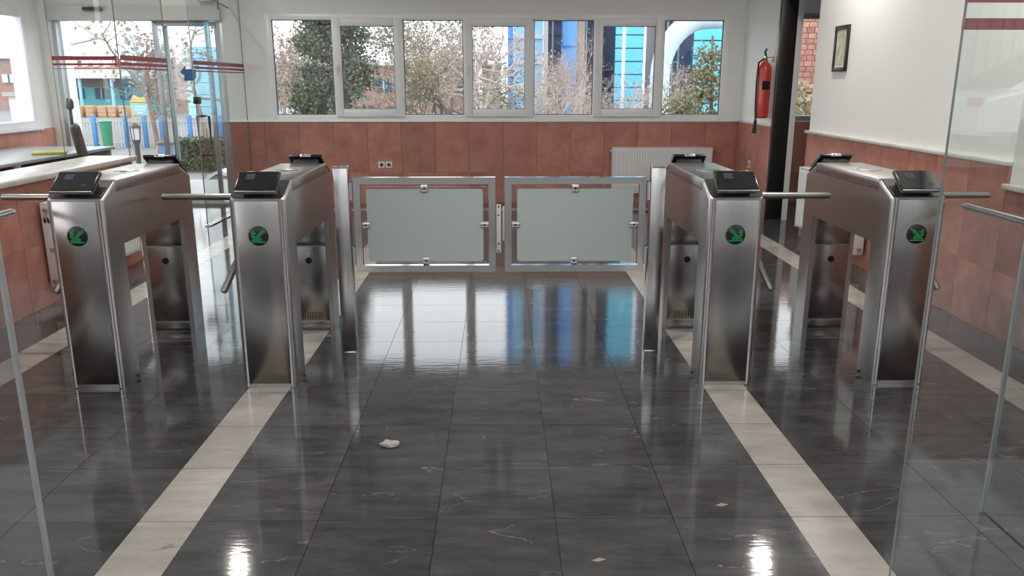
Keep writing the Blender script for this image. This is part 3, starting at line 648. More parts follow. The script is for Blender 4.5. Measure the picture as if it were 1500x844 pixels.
m = MB(); m.tube([(-0.02, 0, 0.62), (-0.075, -0.01, 0.58), (-0.085, -0.02, 0.40), (-0.082, -0.03, 0.1), (-0.075, -0.04, -0.02)], 0.010, 8); m.tube([(-0.075, -0.04, -0.02), (-0.085, -0.045, -0.16)], [0.016, 0.024], 10); m.build('hose', 'matt_black', t)
m = MB(); m.box((0.075, 0, 0.60), (0.03, 0.02, 0.03), 0.003); m.box((0.084, 0, 0.66), (0.006, 0.012, 0.10), 0.002); m.build('wall_hook', 'satin', t)
t = thing('picture_frame', 'small black framed picture on the white side wall', 'picture', (XR, 7.08, 1.735))
m = MB(); ringy(m, -0.14, 0.14, -0.19, 0.19, 0.036, -0.022, 0.0, 0.005); m.build('frame', 'frame_black', t)
m = MB(); m.span(-0.010, 0.0, -0.105, 0.105, -0.155, 0.155); m.build('mat_board', 'mat_white', t)
m = MB(); m.span(-0.012, -0.010, -0.085, 0.085, -0.135, 0.135); m.build('print', 'picture_print', t)
def socket(loc, axis, label, grp=None, cat='socket', sz=(0.08, 0.08)):
    t = thing('wall_socket', label, cat, loc, 0, grp)
    rot = Matrix.Rotation(R(90) if axis == 'x' else 0, 3, 'Z')
    m = MB(); m.box((0, -0.005, 0), (sz[0], 0.010, sz[1]), 0.004)
    for v in m.bm.verts: v.co = rot.inverted() @ v.co
    m.build('cover', 'white_plastic', t)
    m = MB(); m.lathe([(0.022, -0.0105), (0.022, -0.0095), (0, -0.0095)], (0, 0, 0), 16, axis='y')
    for v in m.bm.verts: v.co = rot.inverted() @ v.co
    m.build('outlet', 'slope_dark', t)
socket((-1.455, YB - 0.0185, 0.475), 'y', 'white socket of the granite wall pair, the one nearer the glass door', 'pair of sockets')
socket((-1.365, YB - 0.0185, 0.475), 'y', 'white socket of the granite wall pair, the one nearer the radiator', 'pair of sockets')
socket((XR - 0.0185, 9.35, 0.53), 'x', 'small white wall socket under the fire extinguisher', None, 'socket', (0.06, 0.085))

# ---------- behind the booth ledge
t = thing('desk', 'grey desk along the outer wall of the booth', 'desk', (-4.85, 7.2, 0))
m = MB(); m.span(-0.50, 0.55, -1.9, 1.9, 0.735, 0.765, 0.004); m.build('desk_top', 'desk_grey', t)
for yy in (-1.85, 1.85):
    m = MB(); m.span(-0.48, 0.52, yy - 0.02, yy + 0.02, 0.0, 0.735, 0.003); m.build('side_panel', 'desk_grey', t)
m = MB(); m.box((-4.50, 8.15, 0.777), (0.30, 0.34, 0.022), 0.004, rot=Matrix.Rotation(R(25), 3, 'Z')); tag(m.build('folder', 'folder_green'), 'yellow-green folder lying on the grey desk', 'folder')
m = MB(); m.box((-4.72, 7.3, 0.767), (0.22, 0.30, 0.004), 0.001); tag(m.build('paper_sheet', 'mat_white'), 'white paper sheet lying on the grey desk', 'paper')
t = thing('office_chair', 'dark brown leather office chair with oval headrest behind the glass screen', 'office chair', (-3.80, 7.9, 0), R(118))
for k in range(5):
    a = 2 * math.pi * k / 5; m = MB(); m.tube([(0, 0, 0.10), (0.28 * math.cos(a), 0.28 * math.sin(a), 0.06)], [0.025, 0.016], 8); lg = m.build('leg', 'matt_black', t)
    m = MB(); m.lathe([(0.0, -0.012), (0.026, -0.012), (0.03, 0), (0.026, 0.012), (0.0, 0.012)], (0.28 * math.cos(a), 0.28 * math.sin(a), 0.03), 12, axis='x'); m.build('castor', 'matt_black', lg)
m = MB(); m.tube([(0, 0, 0.08), (0, 0, 0.44)], 0.025, 12); m.build('gas_column', 'matt_black', t)
m = MB(); m.box((0, 0, 0.49), (0.50, 0.50, 0.10), 0.035, seg=3); m.build('seat', 'chair_leather', t)
m = MB(); m.box((0, 0.23, 0.82), (0.46, 0.09, 0.52), 0.04, seg=3, rot=Matrix.Rotation(R(-8), 3, 'X')); m.build('backrest', 'chair_leather', t)
for q in (-1, 1):
    m = MB(); m.box((q * 0.05, 0.28, 1.12), (0.05, 0.03, 0.20), 0.012); m.build('headrest_bracket', 'slope_dark', t)
    m = MB(); m.tube([(q * 0.26, 0.15, 0.46), (q * 0.29, 0.12, 0.68), (q * 0.28, -0.18, 0.69)], 0.022, 8); m.build('armrest', 'matt_black', t)
m = MB(); m.box((0, 0.28, 1.26), (0.25, 0.07, 0.11), 0.034, seg=3); m.build('headrest', 'slope_dark', t)

# ---------- litter on the floor
g0 = at(571, 649, 3.03); m = MB(); random.seed(3)
r = bmesh.ops.create_icosphere(m.bm, subdivisions=2, radius=0.03)
for v in r['verts']: v.co = Vector((v.co.x * 1.3, v.co.y * 0.8, max(0, v.co.z * 0.5 + 0.012))) * random.uniform(0.7, 1.15) + Vector((g0.x, 3.03, 0.0))
tag(m.build('crumpled_foil', 'concrete', angle=0.1), 'small crumpled foil wrapper lying on the dark floor', 'litter')
for (px, py, Y, lab) in ((1056, 743, 2.54, 'small dry leaf on the dark floor before the gate side stripe'), (876, 817, 2.21, 'tiny dry leaf on the dark floor near the entrance')):
    p = at(px, py, Y); m = MB(); m.prism([(-0.022, -0.006), (0.0, -0.012), (0.026, 0.0), (0.004, 0.010)], 0.001, 0.003, 'z')
    tag(m.build('dry_leaf', 'leaf_dry', None, (p.x, Y, 0.0)), lab, 'leaf')

# ================================================================== outdoors
m = MB(); m.span(-90, 90, YB + 0.22, 140, -0.5, -0.32); struct(m.build('ground', 'asphalt'))
m = MB(); m.span(-8.0, 6, YB + 0.22, 13.0, -0.32, -0.06); struct(m.build('paving_apron', 'paving'))
m = MB(); m.span(-30, 30, -30, 1.30, -0.5, -0.02); m.span(-30, 30, -30, -5.5, -0.02, 0.46); struct(m.build('forecourt', 'forecourt_stone'))
m = MB(); m.span(-6, 6, -2.2, YF - 0.32, ZC + 0.02, ZC + 0.25); struct(m.build('shading_canopy', 'concrete'))  # unseen roof added to dim the forecourt that the steel fronts mirror
for x in (-5.6, 5.6):
    m = MB(); m.box((x, -2.0, (ZC + 0.02) / 2), (0.22, 0.22, ZC + 0.04), 0.01); tag(m.build('canopy_pillar', 'concrete'), 'square concrete pillar holding the added shading canopy on the %s side' % ('booth' if x < 0 else 'parked car'), 'pillar')  # supports under the added canopy, out of view
class Raw:
    def __init__(s): s.v = []; s.f = []
    def tube(s, pts, rr, n=4):
        base = len(s.v); pts = [Vector(p) for p in pts]
        for i, p in enumerate(pts):
            d = (pts[min(i + 1, len(pts) - 1)] - pts[max(i - 1, 0)]).normalized()
            a = d.cross(Vector((0.31, 0.95, 0.05))).normalized(); b2 = d.cross(a)
            for k in range(n):
                q = p + (a * math.cos(2 * math.pi * k / n) + b2 * math.sin(2 * math.pi * k / n)) * rr[i]; s.v.append(q[:])
        for i in range(len(pts) - 1):
            for k in range(n): s.f.append((base + i * n + k, base + i * n + (k + 1) % n, base + (i + 1) * n + (k + 1) % n, base + (i + 1) * n + k))
    def leaf(s, p, sz, d=None):
        u = Vector((random.gauss(0, 1), random.gauss(0, 1), random.gauss(0, 1))).normalized() if d is None else d
        w_ = u.cross(Vector((random.gauss(0, 1), random.gauss(0, 1), random.gauss(0, 1)))).normalized() * sz * 0.42; u = u * sz; b_ = len(s.v)
        for q in (p, p + u * 0.5 + w_, p + u, p + u * 0.5 - w_): s.v.append(q[:])
        s.f.append((b_, b_ + 1, b_ + 2, b_ + 3))
    def build(s, name, mat, parent=None, loc=None):
        me = bpy.data.meshes.new(name); me.from_pydata(s.v, [], s.f); me.materials.append(MATS[mat]); return link(name, me, parent, loc)
def rv(k=1.0): return Vector((random.gauss(0, k), random.gauss(0, k), random.gauss(0, k)))
def tree(label, loc, height, spread, bark, leafmat=None, leaves=0, leafsize=0.10, levels=4, seed=1, stems=1, name='tree', up=0.55, r0=None, group=None, twig=None):
    random.seed(seed); t = thing(name, label, 'tree' if name != 'shrub' else 'shrub', loc, 0, group)
    wood = Raw(); fine = Raw(); tips = []
    def grow(p, d, L, r, lv):
        pts = [p]; rr = [r]
        for k in range(3):
            d = (d + rv(0.13) + Vector((0, 0, 0.06 * up))).normalized(); p = p + d * L / 3; pts.append(p); rr.append(r * (1 - 0.16 * (k + 1)))
        (wood if lv > 1 else fine).tube(pts, rr, 6 if lv > 2 else 3)
        if lv <= 2: tips.extend(pts[1:])
        if lv > 0:
            for k in range(4 if lv > 1 else 5):
                f = random.uniform(0.35, 1.0); i = min(2, int(f * 3)); q = pts[i].lerp(pts[i + 1], f * 3 - i)
                dd = (d * up + rv(0.55) * spread).normalized()
                grow(q, dd, L * random.uniform(0.5, 0.75), r * 0.52, lv - 1)
    r0 = r0 or height * 0.014
    for k in range(stems):
        grow(Vector((random.gauss(0, 0.12) * (stems > 1), random.gauss(0, 0.12) * (stems > 1), 0)), (Vector((0, 0, 1)) + rv(0.22 if stems > 1 else 0.05)).normalized(), height * 0.42, r0, levels)
    wood.build('trunk', bark, t); fine.build('twigs', twig or bark, t)
    if leaves:
        lf = Raw()
        for k in range(leaves): lf.leaf(random.choice(tips) + rv(0.12), random.uniform(0.6, 1.3) * leafsize)
        tag(lf.build('foliage', leafmat, t), kind='stuff')
    return t
def conifer(label, loc, height, radius, mat, seed, dens=1.0, size=0.085):
    random.seed(seed); t = thing('pine_tree', label, 'tree', loc); w_ = Raw(); nd = Raw()
    w_.tube([(0, 0, 0), (0.05, 0, height * 0.5), (0, 0, height)], [height * 0.022, height * 0.014, 0.02], 7)
    z = height * 0.08
    while z < height * 0.98:
        rad = radius * (1 - (z / height) ** 1.4) * random.uniform(0.75, 1.1) + 0.1
        for k in range(int(9 * dens)):
            a = random.uniform(0, 6.283); e = Vector((math.cos(a) * rad, math.sin(a) * rad, z + rad * random.uniform(-0.05, 0.35)))
            w_.tube([(0, 0, z), Vector((0, 0, z)).lerp(e, 0.6) - Vector((0, 0, 0.05 * rad)), e], [0.03, 0.02, 0.006], 3)
            for j in range(int(190 * dens * (0.5 + rad))):
                f = random.uniform(0.25, 1.05); p = Vector((0, 0, z)).lerp(e, f) + rv(0.10)
                nd.leaf(p, size * random.uniform(0.6, 1.2), (Vector((math.cos(a), math.sin(a), 0.5)) + rv(0.7)).normalized())
        z += 0.30 + 0.012 * height
    w_.build('trunk', 'bark', t); tag(nd.build('needles', mat, t), kind='stuff'); return t
GZ = -0.32
def gp(px, Y): v = at(px, 122, Y); return (v.x, Y, GZ)
conifer('dense dark green pine seen through the ribbon window', gp(492, 19), 6.0, 0.95, 'needle_green', 11, 1.2)
conifer('olive tinged young pine beside the blue cladding', gp(1040, 14.2), 2.55, 0.58, 'needle_olive', 12, 0.6, 0.07)
conifer('low olive pine beside the white duct', gp(1000, 12.6), 1.45, 0.42, 'needle_olive', 14, 0.7, 0.06)
tree('bare brown tree rising above the pale blue container', gp(408, 31), 5.2, 0.9, 'twig_brown', 'leaf_dry', 500, 0.10, 4, 21)
tree('sage leaved tree with clustered pale trunks beside the dark pine', gp(566, 23.5), 6.2, 0.6, 'pale_bark', 'leaf_sage', 7000, 0.085, 4, 22, 3)
tree('olive leaved tree standing among bare trunks', gp(634, 15.5), 3.6, 0.8, 'bark', 'leaf_olive', 4200, 0.05, 4, 23, 2)
tree('bare tree with thin pale stems beside the white steel frame', gp(680, 21), 5.4, 0.55, 'pale_bark', 'leaf_dry', 700, 0.08, 4, 24, 2)
tree('leafless grey-pink shrub before the pale blue tank', gp(814, 13.5), 2.1, 0.7, 'pale_bark', 'leaf_dry', 700, 0.045, 4, 31, 4, 'shrub', 0.8, 0.034)
tree('leafless grey-pink shrub before the round blue tank', gp(858, 19), 3.2, 0.7, 'pale_bark', 'leaf_dry', 700, 0.045, 4, 32, 4, 'shrub', 0.8, 0.034)
tree('leafless shrub before the navy cladding', gp(895, 16.2), 2.4, 0.6, 'pale_bark', 'leaf_dry', 700, 0.045, 4, 33, 3, 'shrub', 0.8, 0.034)
tree('leafless shrub with dry leaves before the white duct', gp(968, 18.5), 2.8, 0.7, 'pale_bark', 'leaf_dry', 700, 0.045, 4, 34, 3, 'shrub', 0.8, 0.034)
for k, (px, Y, h) in enumerate(((438, 40, 6.2), (598, 47, 7.2), (648, 40, 6.0), (712, 47, 7.6))):
    tree('leafless brown tree standing close before the mauve brick hall', gp(px, Y), h, 0.6, 'twig_brown', 'leaf_dry', 900, 0.12, 4, 60 + k, 2, group='bare trees before the brick hall', r0=0.11)
tree('bare street tree beyond the sliding door', gp(222, 19), 4.8, 1.05, 'twig_brown', 'leaf_dry', 900, 0.10, 4, 41)
tree('bare tree with yellowed leaves behind the glass door', gp(296, 26), 6.2, 0.9, 'twig_brown', 'leaf_olive', 900, 0.10, 4, 42)
tree('leafy branchy tree outside the side room window', gp(1178, 13.5), 2.9, 0.9, 'bark', 'leaf_olive', 900, 0.10, 3, 43)

def block(name, label, cat, px0, px1, py_top, Y, depth, mat, py_bot=None):
    a, b_ = at(px0, py_top, Y), at(px1, py_top, Y); zb = GZ if py_bot is None else at(px0, py_bot, Y).z
    t = thing(name, label, cat, ((a.x + b_.x) / 2, Y, zb)); W = b_.x - a.x; H = a.z - zb
    m = MB(); m.span(-W / 2, W / 2, 0, depth, 0, H); m.build('wall', mat, t)
    return t, W, H
def slats(t, W, H, n, mat, th=0.06, y=-0.04, name='cladding_board'):
    for k in range(n):
        m = MB(); m.box((0, y, H * (k + 0.5) / n), (W, 0.05, H / n - th), 0.012, seg=1); m.build(name, mat, t)
# mauve brick hall behind the trees
t, W, H = block('brick_hall', 'long mauve brick hall behind the trees', 'building', 380, 742, 96, 52, 8, 'brick_mauve')
for k in range(9):
    m = MB(); m.box((-W / 2 + W * (k + 0.5) / 9, -0.03, H * 0.58), (W / 9 * 0.55, 0.10, H * 0.3), 0); wn = m.build('window', 'cladding_navy', t)
    m = MB(); m.box((-W / 2 + W * (k + 0.5) / 9, -0.10, H * 0.58), (0.08, 0.05, H * 0.3), 0); m.build('glazing_bar', 'white_steel', wn)
m = MB(); m.span(-W / 2 - 0.2, W / 2 + 0.2, -0.3, 8.2, H, H + 0.25); m.build('roof_edge', 'roof_band', t)
t, W, H = block('shipping_container', 'pale blue container at the foot of the bare tree', 'container', 408, 452, 160, 34, 2.4, 'sign_blue')
for k in range(9):
    m = MB(); m.box((-W / 2 + W * (k + 0.5) / 9, -0.03, H / 2), (W / 18, 0.06, H * 0.9), 0); m.build('rib', 'fence_blue' if k > 5 else 'sheet_white', t)
# white steel frame
t = thing('steel_frame', 'white steel pipe frame beside the blue cladding', 'steel frame', gp(720, 31))
A = at(701, 122, 31).x - t.location.x; B = at(739, 122, 31).x - t.location.x
for x in (A, B):
    m = MB(); m.span(x - 0.13, x + 0.13, -0.13, 0.13, 0, 6.5); m.build('column', 'white_steel', t)
for py in (54, 92, 128):
    z = at(720, py, 31).z - GZ; m = MB(); m.tube([(A, 0, z), (B, 0, z)], 0.06, 8); m.build('cross_pipe', 'white_steel', t)
m = MB(); m.tube([(A, 0, 1.6), (B, 0, 0.2)], 0.05, 8); m.build('brace', 'concrete', t)
# blue plant
t, W, H = block('clad_tower', 'narrow royal blue clad tower beside the white frame', 'tower', 740, 752, -420, 33, 2, 'cladding_blue'); slats(t, W, H, 30, 'cladding_blue')
t, W, H = block('pale_tank', 'pale blue tank tower with white bands', 'tank', 753, 800, -420, 35.5, 3, 'tank_pale')
for py in (54, 91, 138):
    z = at(770, py, 35.5).z - GZ; m = MB(); m.box((0, -0.05, z), (W + 0.1, 0.12, 0.16), 0); m.build('band', 'white_steel', t)
t, W, H = block('plant_column', 'grey concrete column between the blue tanks', 'column', 801, 808, -420, 34, 0.3, 'concrete')
m = MB(); m.span(-W / 2 - 0.06, W / 2 + 0.06, -0.06, 0.36, 0, 0.4); m.build('footing', 'concrete', t)
t, W, H = block('navy_wall', 'dark navy clad wall behind the round tank', 'building', 806, 914, -420, 38, 3, 'cladding_navy'); slats(t, W, H, 26, 'cladding_navy', 0.08)
for k in range(6):
    m = MB(); m.box((-W / 2 + W * (k + 0.5) / 6, -0.1, H / 2), (0.07, 0.06, H), 0); m.build('standing_seam', 'alu_blue', t)
p = gp(837, 35); t = thing('round_tank', 'tall round blue tank behind the bare shrubs', 'tank', p); rad = (at(852, 122, 35).x - at(822, 122, 35).x) / 2
m = MB(); m.lathe([(rad, 0), (rad, 14), (rad * 0.8, 14.4), (0, 14.5)], (0, 0, 0), 32); m.build('shell', 'tank_blue', t)
for z in (1.2, 3.2, 5.2, 7.2, 9.2, 11.2, 13.2):
    m = MB(); m.lathe([(rad, z), (rad + 0.03, z), (rad + 0.03, z + 0.08), (rad, z + 0.08)], (0, 0, 0), 32); m.build('hoop', 'cladding_blue', t)
t, W, H = block('brown_column', 'brown-grey column beside the round blue tank', 'column', 856, 867, -420, 33.5, 0.35, 'dull_brown')
m = MB(); m.span(-W / 2 - 0.06, W / 2 + 0.06, -0.06, 0.41, 0, 0.4); m.build('footing', 'concrete', t)
p = gp(912, 33); t = thing('white_pole', 'slim white pole beside the cyan panels', 'pole', p)
m = MB(); m.tube([(0, 0, 0), (0, 0, 6.5)], 0.07, 10); m.build('shaft', 'white_steel', t); m = MB(); m.box((0, 0, 0.05), (0.3, 0.3, 0.1), 0.01); m.build('foot', 'concrete', t)
t, W, H = block('cyan_panel_wall', 'bright cyan wall of wide horizontal panels', 'building', 916, 962, -420, 34.5, 3, 'cladding_navy'); slats(t, W, H, 29, 'cladding_cyan', 0.045)
t, W, H = block('glazed_navy_building', 'navy glazed building with cyan mullions behind the duct', 'building', 985, 1041, -420, 36, 3, 'cladding_navy')
for k in range(6):
    m = MB(); m.box((-W / 2 + W * (k + 0.5) / 6, -0.08, H / 2), (0.07, 0.08, H), 0); m.build('mullion', 'cladding_cyan' if k > 2 else 'alu_blue', t)
for k in range(1, 18):
    m = MB(); m.box((0, -0.05, H * k / 18), (W, 0.05, 0.06), 0); m.build('transom', 'alu_blue', t)
t, W, H = block('cyan_side_wall', 'cyan panelled wall behind the olive pine', 'building', 1042, 1120, -420, 33, 2.5, 'cladding_navy'); slats(t, W, H, 26, 'cladding_cyan', 0.05)
t = thing('white_duct', 'large curved white duct in front of the blue plant', 'duct', gp(966, 30))
x0 = 0.0; pts = [(x0, 0, 0.2), (x0, 0, 2.0)]
for k in range(0, 10): a = k * 10; pts.append((x0 + 1.6 - 1.6 * math.cos(R(a)), 0, 2.0 + 1.6 * math.sin(R(a)) * 1.25))
pts.append((x0 + 4.0, 0, 4.1))
m = MB(); m.tube(pts, 0.36, 20); m.build('pipe', 'duct_white', t)
for z in (0.5, 1.6):
    m = MB(); m.lathe([(0.36, z), (0.43, z), (0.43, z + 0.08), (0.36, z + 0.08)], (0, 0, 0), 24); m.build('flange', 'tank_pale', t)
t, W, H = block('brick_building', 'red brick building outside the side room window', 'building', 1130, 1260, -10, 16.5, 2, 'brick_red', 200)
n_c = 0
for r_ in range(26):
    for c_ in range(11):
        key = 'brk'
        if key not in cache:
            q = MB(); q.box((0, 0, 0), (W / 11 - 0.012, 0.03, H / 26 - 0.012), 0); cache[key] = q.mesh('brick', 'brick_red')
        x = -W / 2 + W * (c_ + (0.5 if r_ % 2 == 0 else 0.25)) / 11
        if abs(x) < W / 2: link('brick', cache[key], t, (x, -0.012, H * (r_ + 0.5) / 26))

# ---------- beyond the sliding door
t = thing('yard_fence', 'yard fence of grey bars between blue posts', 'fence', gp(215, 23))
fx0, fx1 = at(80, 122, 23).x - t.location.x, at(350, 122, 23).x - t.location.x
FT = at(200, 172, 23).z - GZ
for px in (84, 130, 177, 205, 230, 272, 318):
    x = at(px, 122, 23).x - t.location.x; m = MB(); m.box((x, 0, FT / 2 + 0.03), (0.11, 0.11, FT + 0.06), 0.01); m.build('post', 'fence_blue', t)
for z in (0.12, FT - 0.12):
    m = MB(); m.span(fx0, fx1, -0.02, 0.02, z - 0.02, z + 0.02); m.build('fence_rail', 'fence_grey', t)
bar = MB(); bar.box((0, 0, FT / 2), (0.03, 0.02, FT - 0.05), 0); bar = bar.mesh('fence_bar', 'fence_grey')
nb = int((fx1 - fx0) / 0.09)
for k in range(nb): link('fence_bar', bar, t, (fx0 + 0.09 * (k + 0.5), 0.03, 0))
Y = 48
t, W, H = block('canopy_shop', 'low turquoise building with a long pale canopy roof', 'building', 85, 245, 92, Y, 6, 'brick_mauve')
zc = at(150, 112, Y).z - GZ
m = MB(); m.span(-W / 2 - 0.2, W / 2 + 0.2, -2.5, 0.1, zc - 0.12, zc + 0.35); m.build('canopy_roof', 'roof_band', t)
m = MB(); m.span(-W / 2, W / 2, -0.06, 0.0, 0.2, zc - 0.6); m.build('turquoise_wall', 'turquoise', t)
m = MB(); m.span(-W / 2, W / 2, -0.10, 0.0, zc - 0.6, zc - 0.12); m.build('brown_board', 'dull_brown', t)  # plain brown strip across the wall below the canopy roof
for k in range(4):
    x = -W / 2 + W * (k + 0.65) / 4.4; m = MB(); m.box((x, -0.1, zc * 0.55), (0.75, 0.1, 0.6), 0.0); wn = m.build('window', 'cladding_navy', t)
    m = MB(); m.box((x, -0.17, zc * 0.55), (0.06, 0.04, 0.6), 0); m.build('glazing_bar', 'roof_band', wn)
for k in range(10):
    x = -W / 2 + W * (k + 0.5) / 10; m = MB(); m.box((x, -0.05, zc + 0.75), (0.34, 0.1, 0.4), 0); m.build('upper_window', 'roof_band' if k < 5 else 'stripe_red', t)
for k in (0, 1, 2, 3):
    x = -W / 2 + W * (0.08 + 0.28 * k); m = MB(); m.tube([(x, -2.3, 0), (x, -2.3, zc - 0.1)], 0.09, 10); m.build('canopy_post', 'sign_blue', t)
for k, (px, py, w_) in enumerate([(133, 148, 11), (152, 155, 12), (166, 153, 11), (183, 160, 11), (118, 155, 10)]):
    p = at(px, py, 44); w2_ = w_ * 44 / FPX
    m = MB(); m.box((0, 0, 0.3), (w2_, 0.6, 0.6), 0.03); 
    o = thing('goods_crate', 'orange goods crate stacked before the turquoise building', 'crate', (p.x, 44, GZ), 0, 'orange crates under the canopy'); m.build('crate_body', 'box_orange', o)
    for zz in (0.12, 0.32, 0.52):
        q = MB(); q.box((0, -0.31, zz), (w2_ * 0.96, 0.02, 0.1), 0); q.build('slat', 'box_orange', o)
t = thing('yard_sign', 'small pale blue sign in a yellow frame above the fence', 'sign', gp(201, 24)); z = at(201, 161, 24).z - GZ
m = MB(); m.span(-0.21, 0.21, -0.02, 0.0, z - 0.16, z + 0.16, 0); m.build('board', 'sign_blue', t)
m = MB(); ring(m, -0.27, 0.27, z - 0.24, z + 0.22, 0.05, 0.0, 0.04, 0); m.prism([(-0.30, z + 0.2), (-0.16, z + 0.42), (0.0, z + 0.34), (0.12, z + 0.36), (0.28, z + 0.2)], 0.0, 0.04, 'y'); m.build('yellow_frame', 'sign_yellow', t)
for k, w_ in enumerate((0.26, 0.30, 0.14)):
    m = MB(); m.box((0, -0.022, z + 0.09 - 0.085 * k), (w_, 0.004, 0.028), 0); m.build('script_line', 'opal', t)
m = MB(); m.tube([(0, 0.05, 0), (0, 0.05, z)], 0.03, 8); m.build('pole', 'sign_yellow', t)
t = thing('garden_lantern', 'dark garden lantern with opal glass outside the sliding door', 'lantern', (at(190, 122, 12).x, 12, -0.06))
z0 = at(190, 205, 12).z + 0.06; z1 = at(190, 184, 12).z + 0.06
m = MB(); m.lathe([(0.07, 0), (0.05, 0.03), (0.035, 0.05), (0.035, z0 - 0.08), (0.065, z0)], (0, 0, 0), 14); m.build('post', 'lantern_dark', t)
m = MB(); m.lathe([(0.05, z0), (0.062, z1 - 0.03)], (0, 0, 0), 4); m.build('opal_glass', 'opal', t)
m = MB(); m.lathe([(0.09, z1 - 0.035), (0.085, z1 - 0.01), (0.03, z1 + 0.03), (0.0, z1 + 0.045)], (0, 0, 0), 4); m.build('roof', 'lantern_dark', t)
for k in range(4):
    a = R(90 * k); m = MB(); m.tube([(0.058 * math.cos(a), 0.058 * math.sin(a), z0), (0.07 * math.cos(a), 0.07 * math.sin(a), z1 - 0.03)], 0.007, 6); m.build('frame_bar', 'lantern_dark', t)
t = thing('yard_bin', 'blue bin with dark domed lid and pale handle outside the sliding door', 'bin', (at(233, 122, 12.2).x, 12.2, -0.06))
zt = at(233, 206, 12.2).z + 0.06
m = MB(); m.lathe([(0.07, 0), (0.085, 0.02), (0.10, zt - 0.06), (0.105, zt - 0.05)], (0, 0, 0), 20); m.build('bin_body', 'bin_blue', t)
m = MB(); m.lathe([(0.13, zt - 0.06), (0.12, zt - 0.03), (0.07, zt), (0, zt + 0.012)], (0, 0, 0), 20); m.build('lid', 'lantern_dark', t)
m = MB(); m.tube([(-0.11, -0.02, zt - 0.28), (-0.13, -0.03, zt - 0.15), (-0.10, -0.02, zt - 0.04)], 0.010, 8); m.build('handle', 'opal', t)
t = thing('street_lamp', 'street lamp with a slanting arm above the pale building', 'lamp', gp(93, 30))
a, b_ = at(97, 70, 30), at(138, 57, 30); ox = t.location.x
m = MB(); m.tube([(0, 0, 0), (0, 0, a.z - GZ), (b_.x - ox, 0, b_.z - GZ)], [0.08, 0.06, 0.05], 8); m.build('pole', 'concrete', t)
m = MB(); m.box((b_.x - ox + 0.15, 0, b_.z - GZ + 0.02), (0.5, 0.2, 0.1), 0.03); m.build('lamp_head', 'concrete', t)
def column(px, Y, w_, label):
    t = thing('canopy_column', label, 'column', (at(px, 122, Y).x, Y, GZ))
    m = MB(); m.box((0, 0, 2.1), (w_, w_, 4.2), 0.01); m.build('shaft', 'mat_white', t)
    m = MB(); m.box((0, 0, 0.15), (w_ + 0.08, w_ + 0.08, 0.3), 0.01); m.build('base', 'concrete', t)
column(97, 11.6, 0.19, 'cream column just outside the sliding door'); column(47, 11.3, 0.17, 'cream column outside the outer wall window')
t, W, H = block('white_kiosk', 'small white kiosk with barred window beyond the outer wall', 'kiosk', 12, 46, 141, 26, 2, 'mat_white', 190)
m = MB(); m.box((0.1, -0.02, H * 0.45), (W * 0.42, 0.06, H * 0.55), 0); wn = m.build('window', 'lantern_dark', t)
for k in range(6):
    m = MB(); m.box((0.1 - W * 0.18 + W * 0.36 * k / 5, -0.07, H * 0.45), (0.025, 0.03, H * 0.55), 0); m.build('window_bar', 'roof_band', wn)
m = MB(); m.span(-W / 2 - 0.1, W / 2 + 0.1, -0.15, 2.1, H, H + 0.12); m.build('roof', 'concrete', t)
t, W, H = block('brick_tower', 'mauve brick building beyond the white kiosk', 'building', -60, 58, 86, 55, 6, 'brick_mauve')
for k in range(4):
    m = MB(); m.box((-W / 2 + W * (k + 0.6) / 4.4, -0.04, H * 0.62), (0.9, 0.1, 0.55), 0); wn = m.build('window', 'roof_band', t)
    m = MB(); m.box((-W / 2 + W * (k + 0.6) / 4.4, -0.10, H * 0.62), (0.08, 0.05, 0.55), 0); m.build('glazing_bar', 'cladding_navy', wn)
m = MB(); m.span(-W / 2 - 0.2, W / 2 + 0.2, -0.3, 6.2, H, H + 0.25); m.build('roof_edge', 'roof_band', t)
t, W, H = block('blue_annex', 'pale blue annex behind the glass door', 'building', 268, 306, 68, 42, 3, 'tank_pale'); slats(t, W, H, 6, 'tank_pale', 0.03)
t, W, H = block('hedge_bank', 'low clipped hedge behind the glass door', 'hedge', 262, 345, 205, 16.5, 0.7, 'hedge_green'); random.seed(5)
lf = Raw()
for k in range(2200): lf.leaf(Vector((random.uniform(-W / 2, W / 2), random.choice((-0.02, random.uniform(0, 0.7))), random.uniform(0.05, H + 0.03))), 0.07)
tag(lf.build('leaves', 'hedge_green', t), kind='stuff')
t = thing('covered_crate', 'crate under a crumpled white sheet on the paving', 'crate', (at(316, 122, 13.9).x, 13.9, GZ))
m = MB(); m.box((0, 0, 0.12), (0.42, 0.42, 0.24), 0.01); m.build('crate_body', 'concrete', t)
m = MB(); m.prism([(-0.26, 0.10), (-0.20, 0.25), (0.0, 0.34), (0.22, 0.27), (0.26, 0.14), (0.15, 0.24), (-0.05, 0.27), (-0.16, 0.20)], -0.25, 0.25, 'y'); m.build('sheet', 'sheet_white', t)
t = thing('green_bin', 'green bin standing before the yard fence', 'bin', (at(147, 122, 22.4).x, 22.4, GZ))
zt = at(147, 178, 22.4).z - GZ
m = MB(); m.lathe([(0.12, 0), (0.16, zt - 0.05), (0.16, zt)], (0, 0, 0), 18); m.build('bin_body', 'bin_green', t); m = MB(); m.lathe([(0.16, zt - 0.02), (0.18, zt), (0.10, zt + 0.04), (0, zt + 0.05)], (0, 0, 0), 18); m.build('lid', 'bin_green', t)
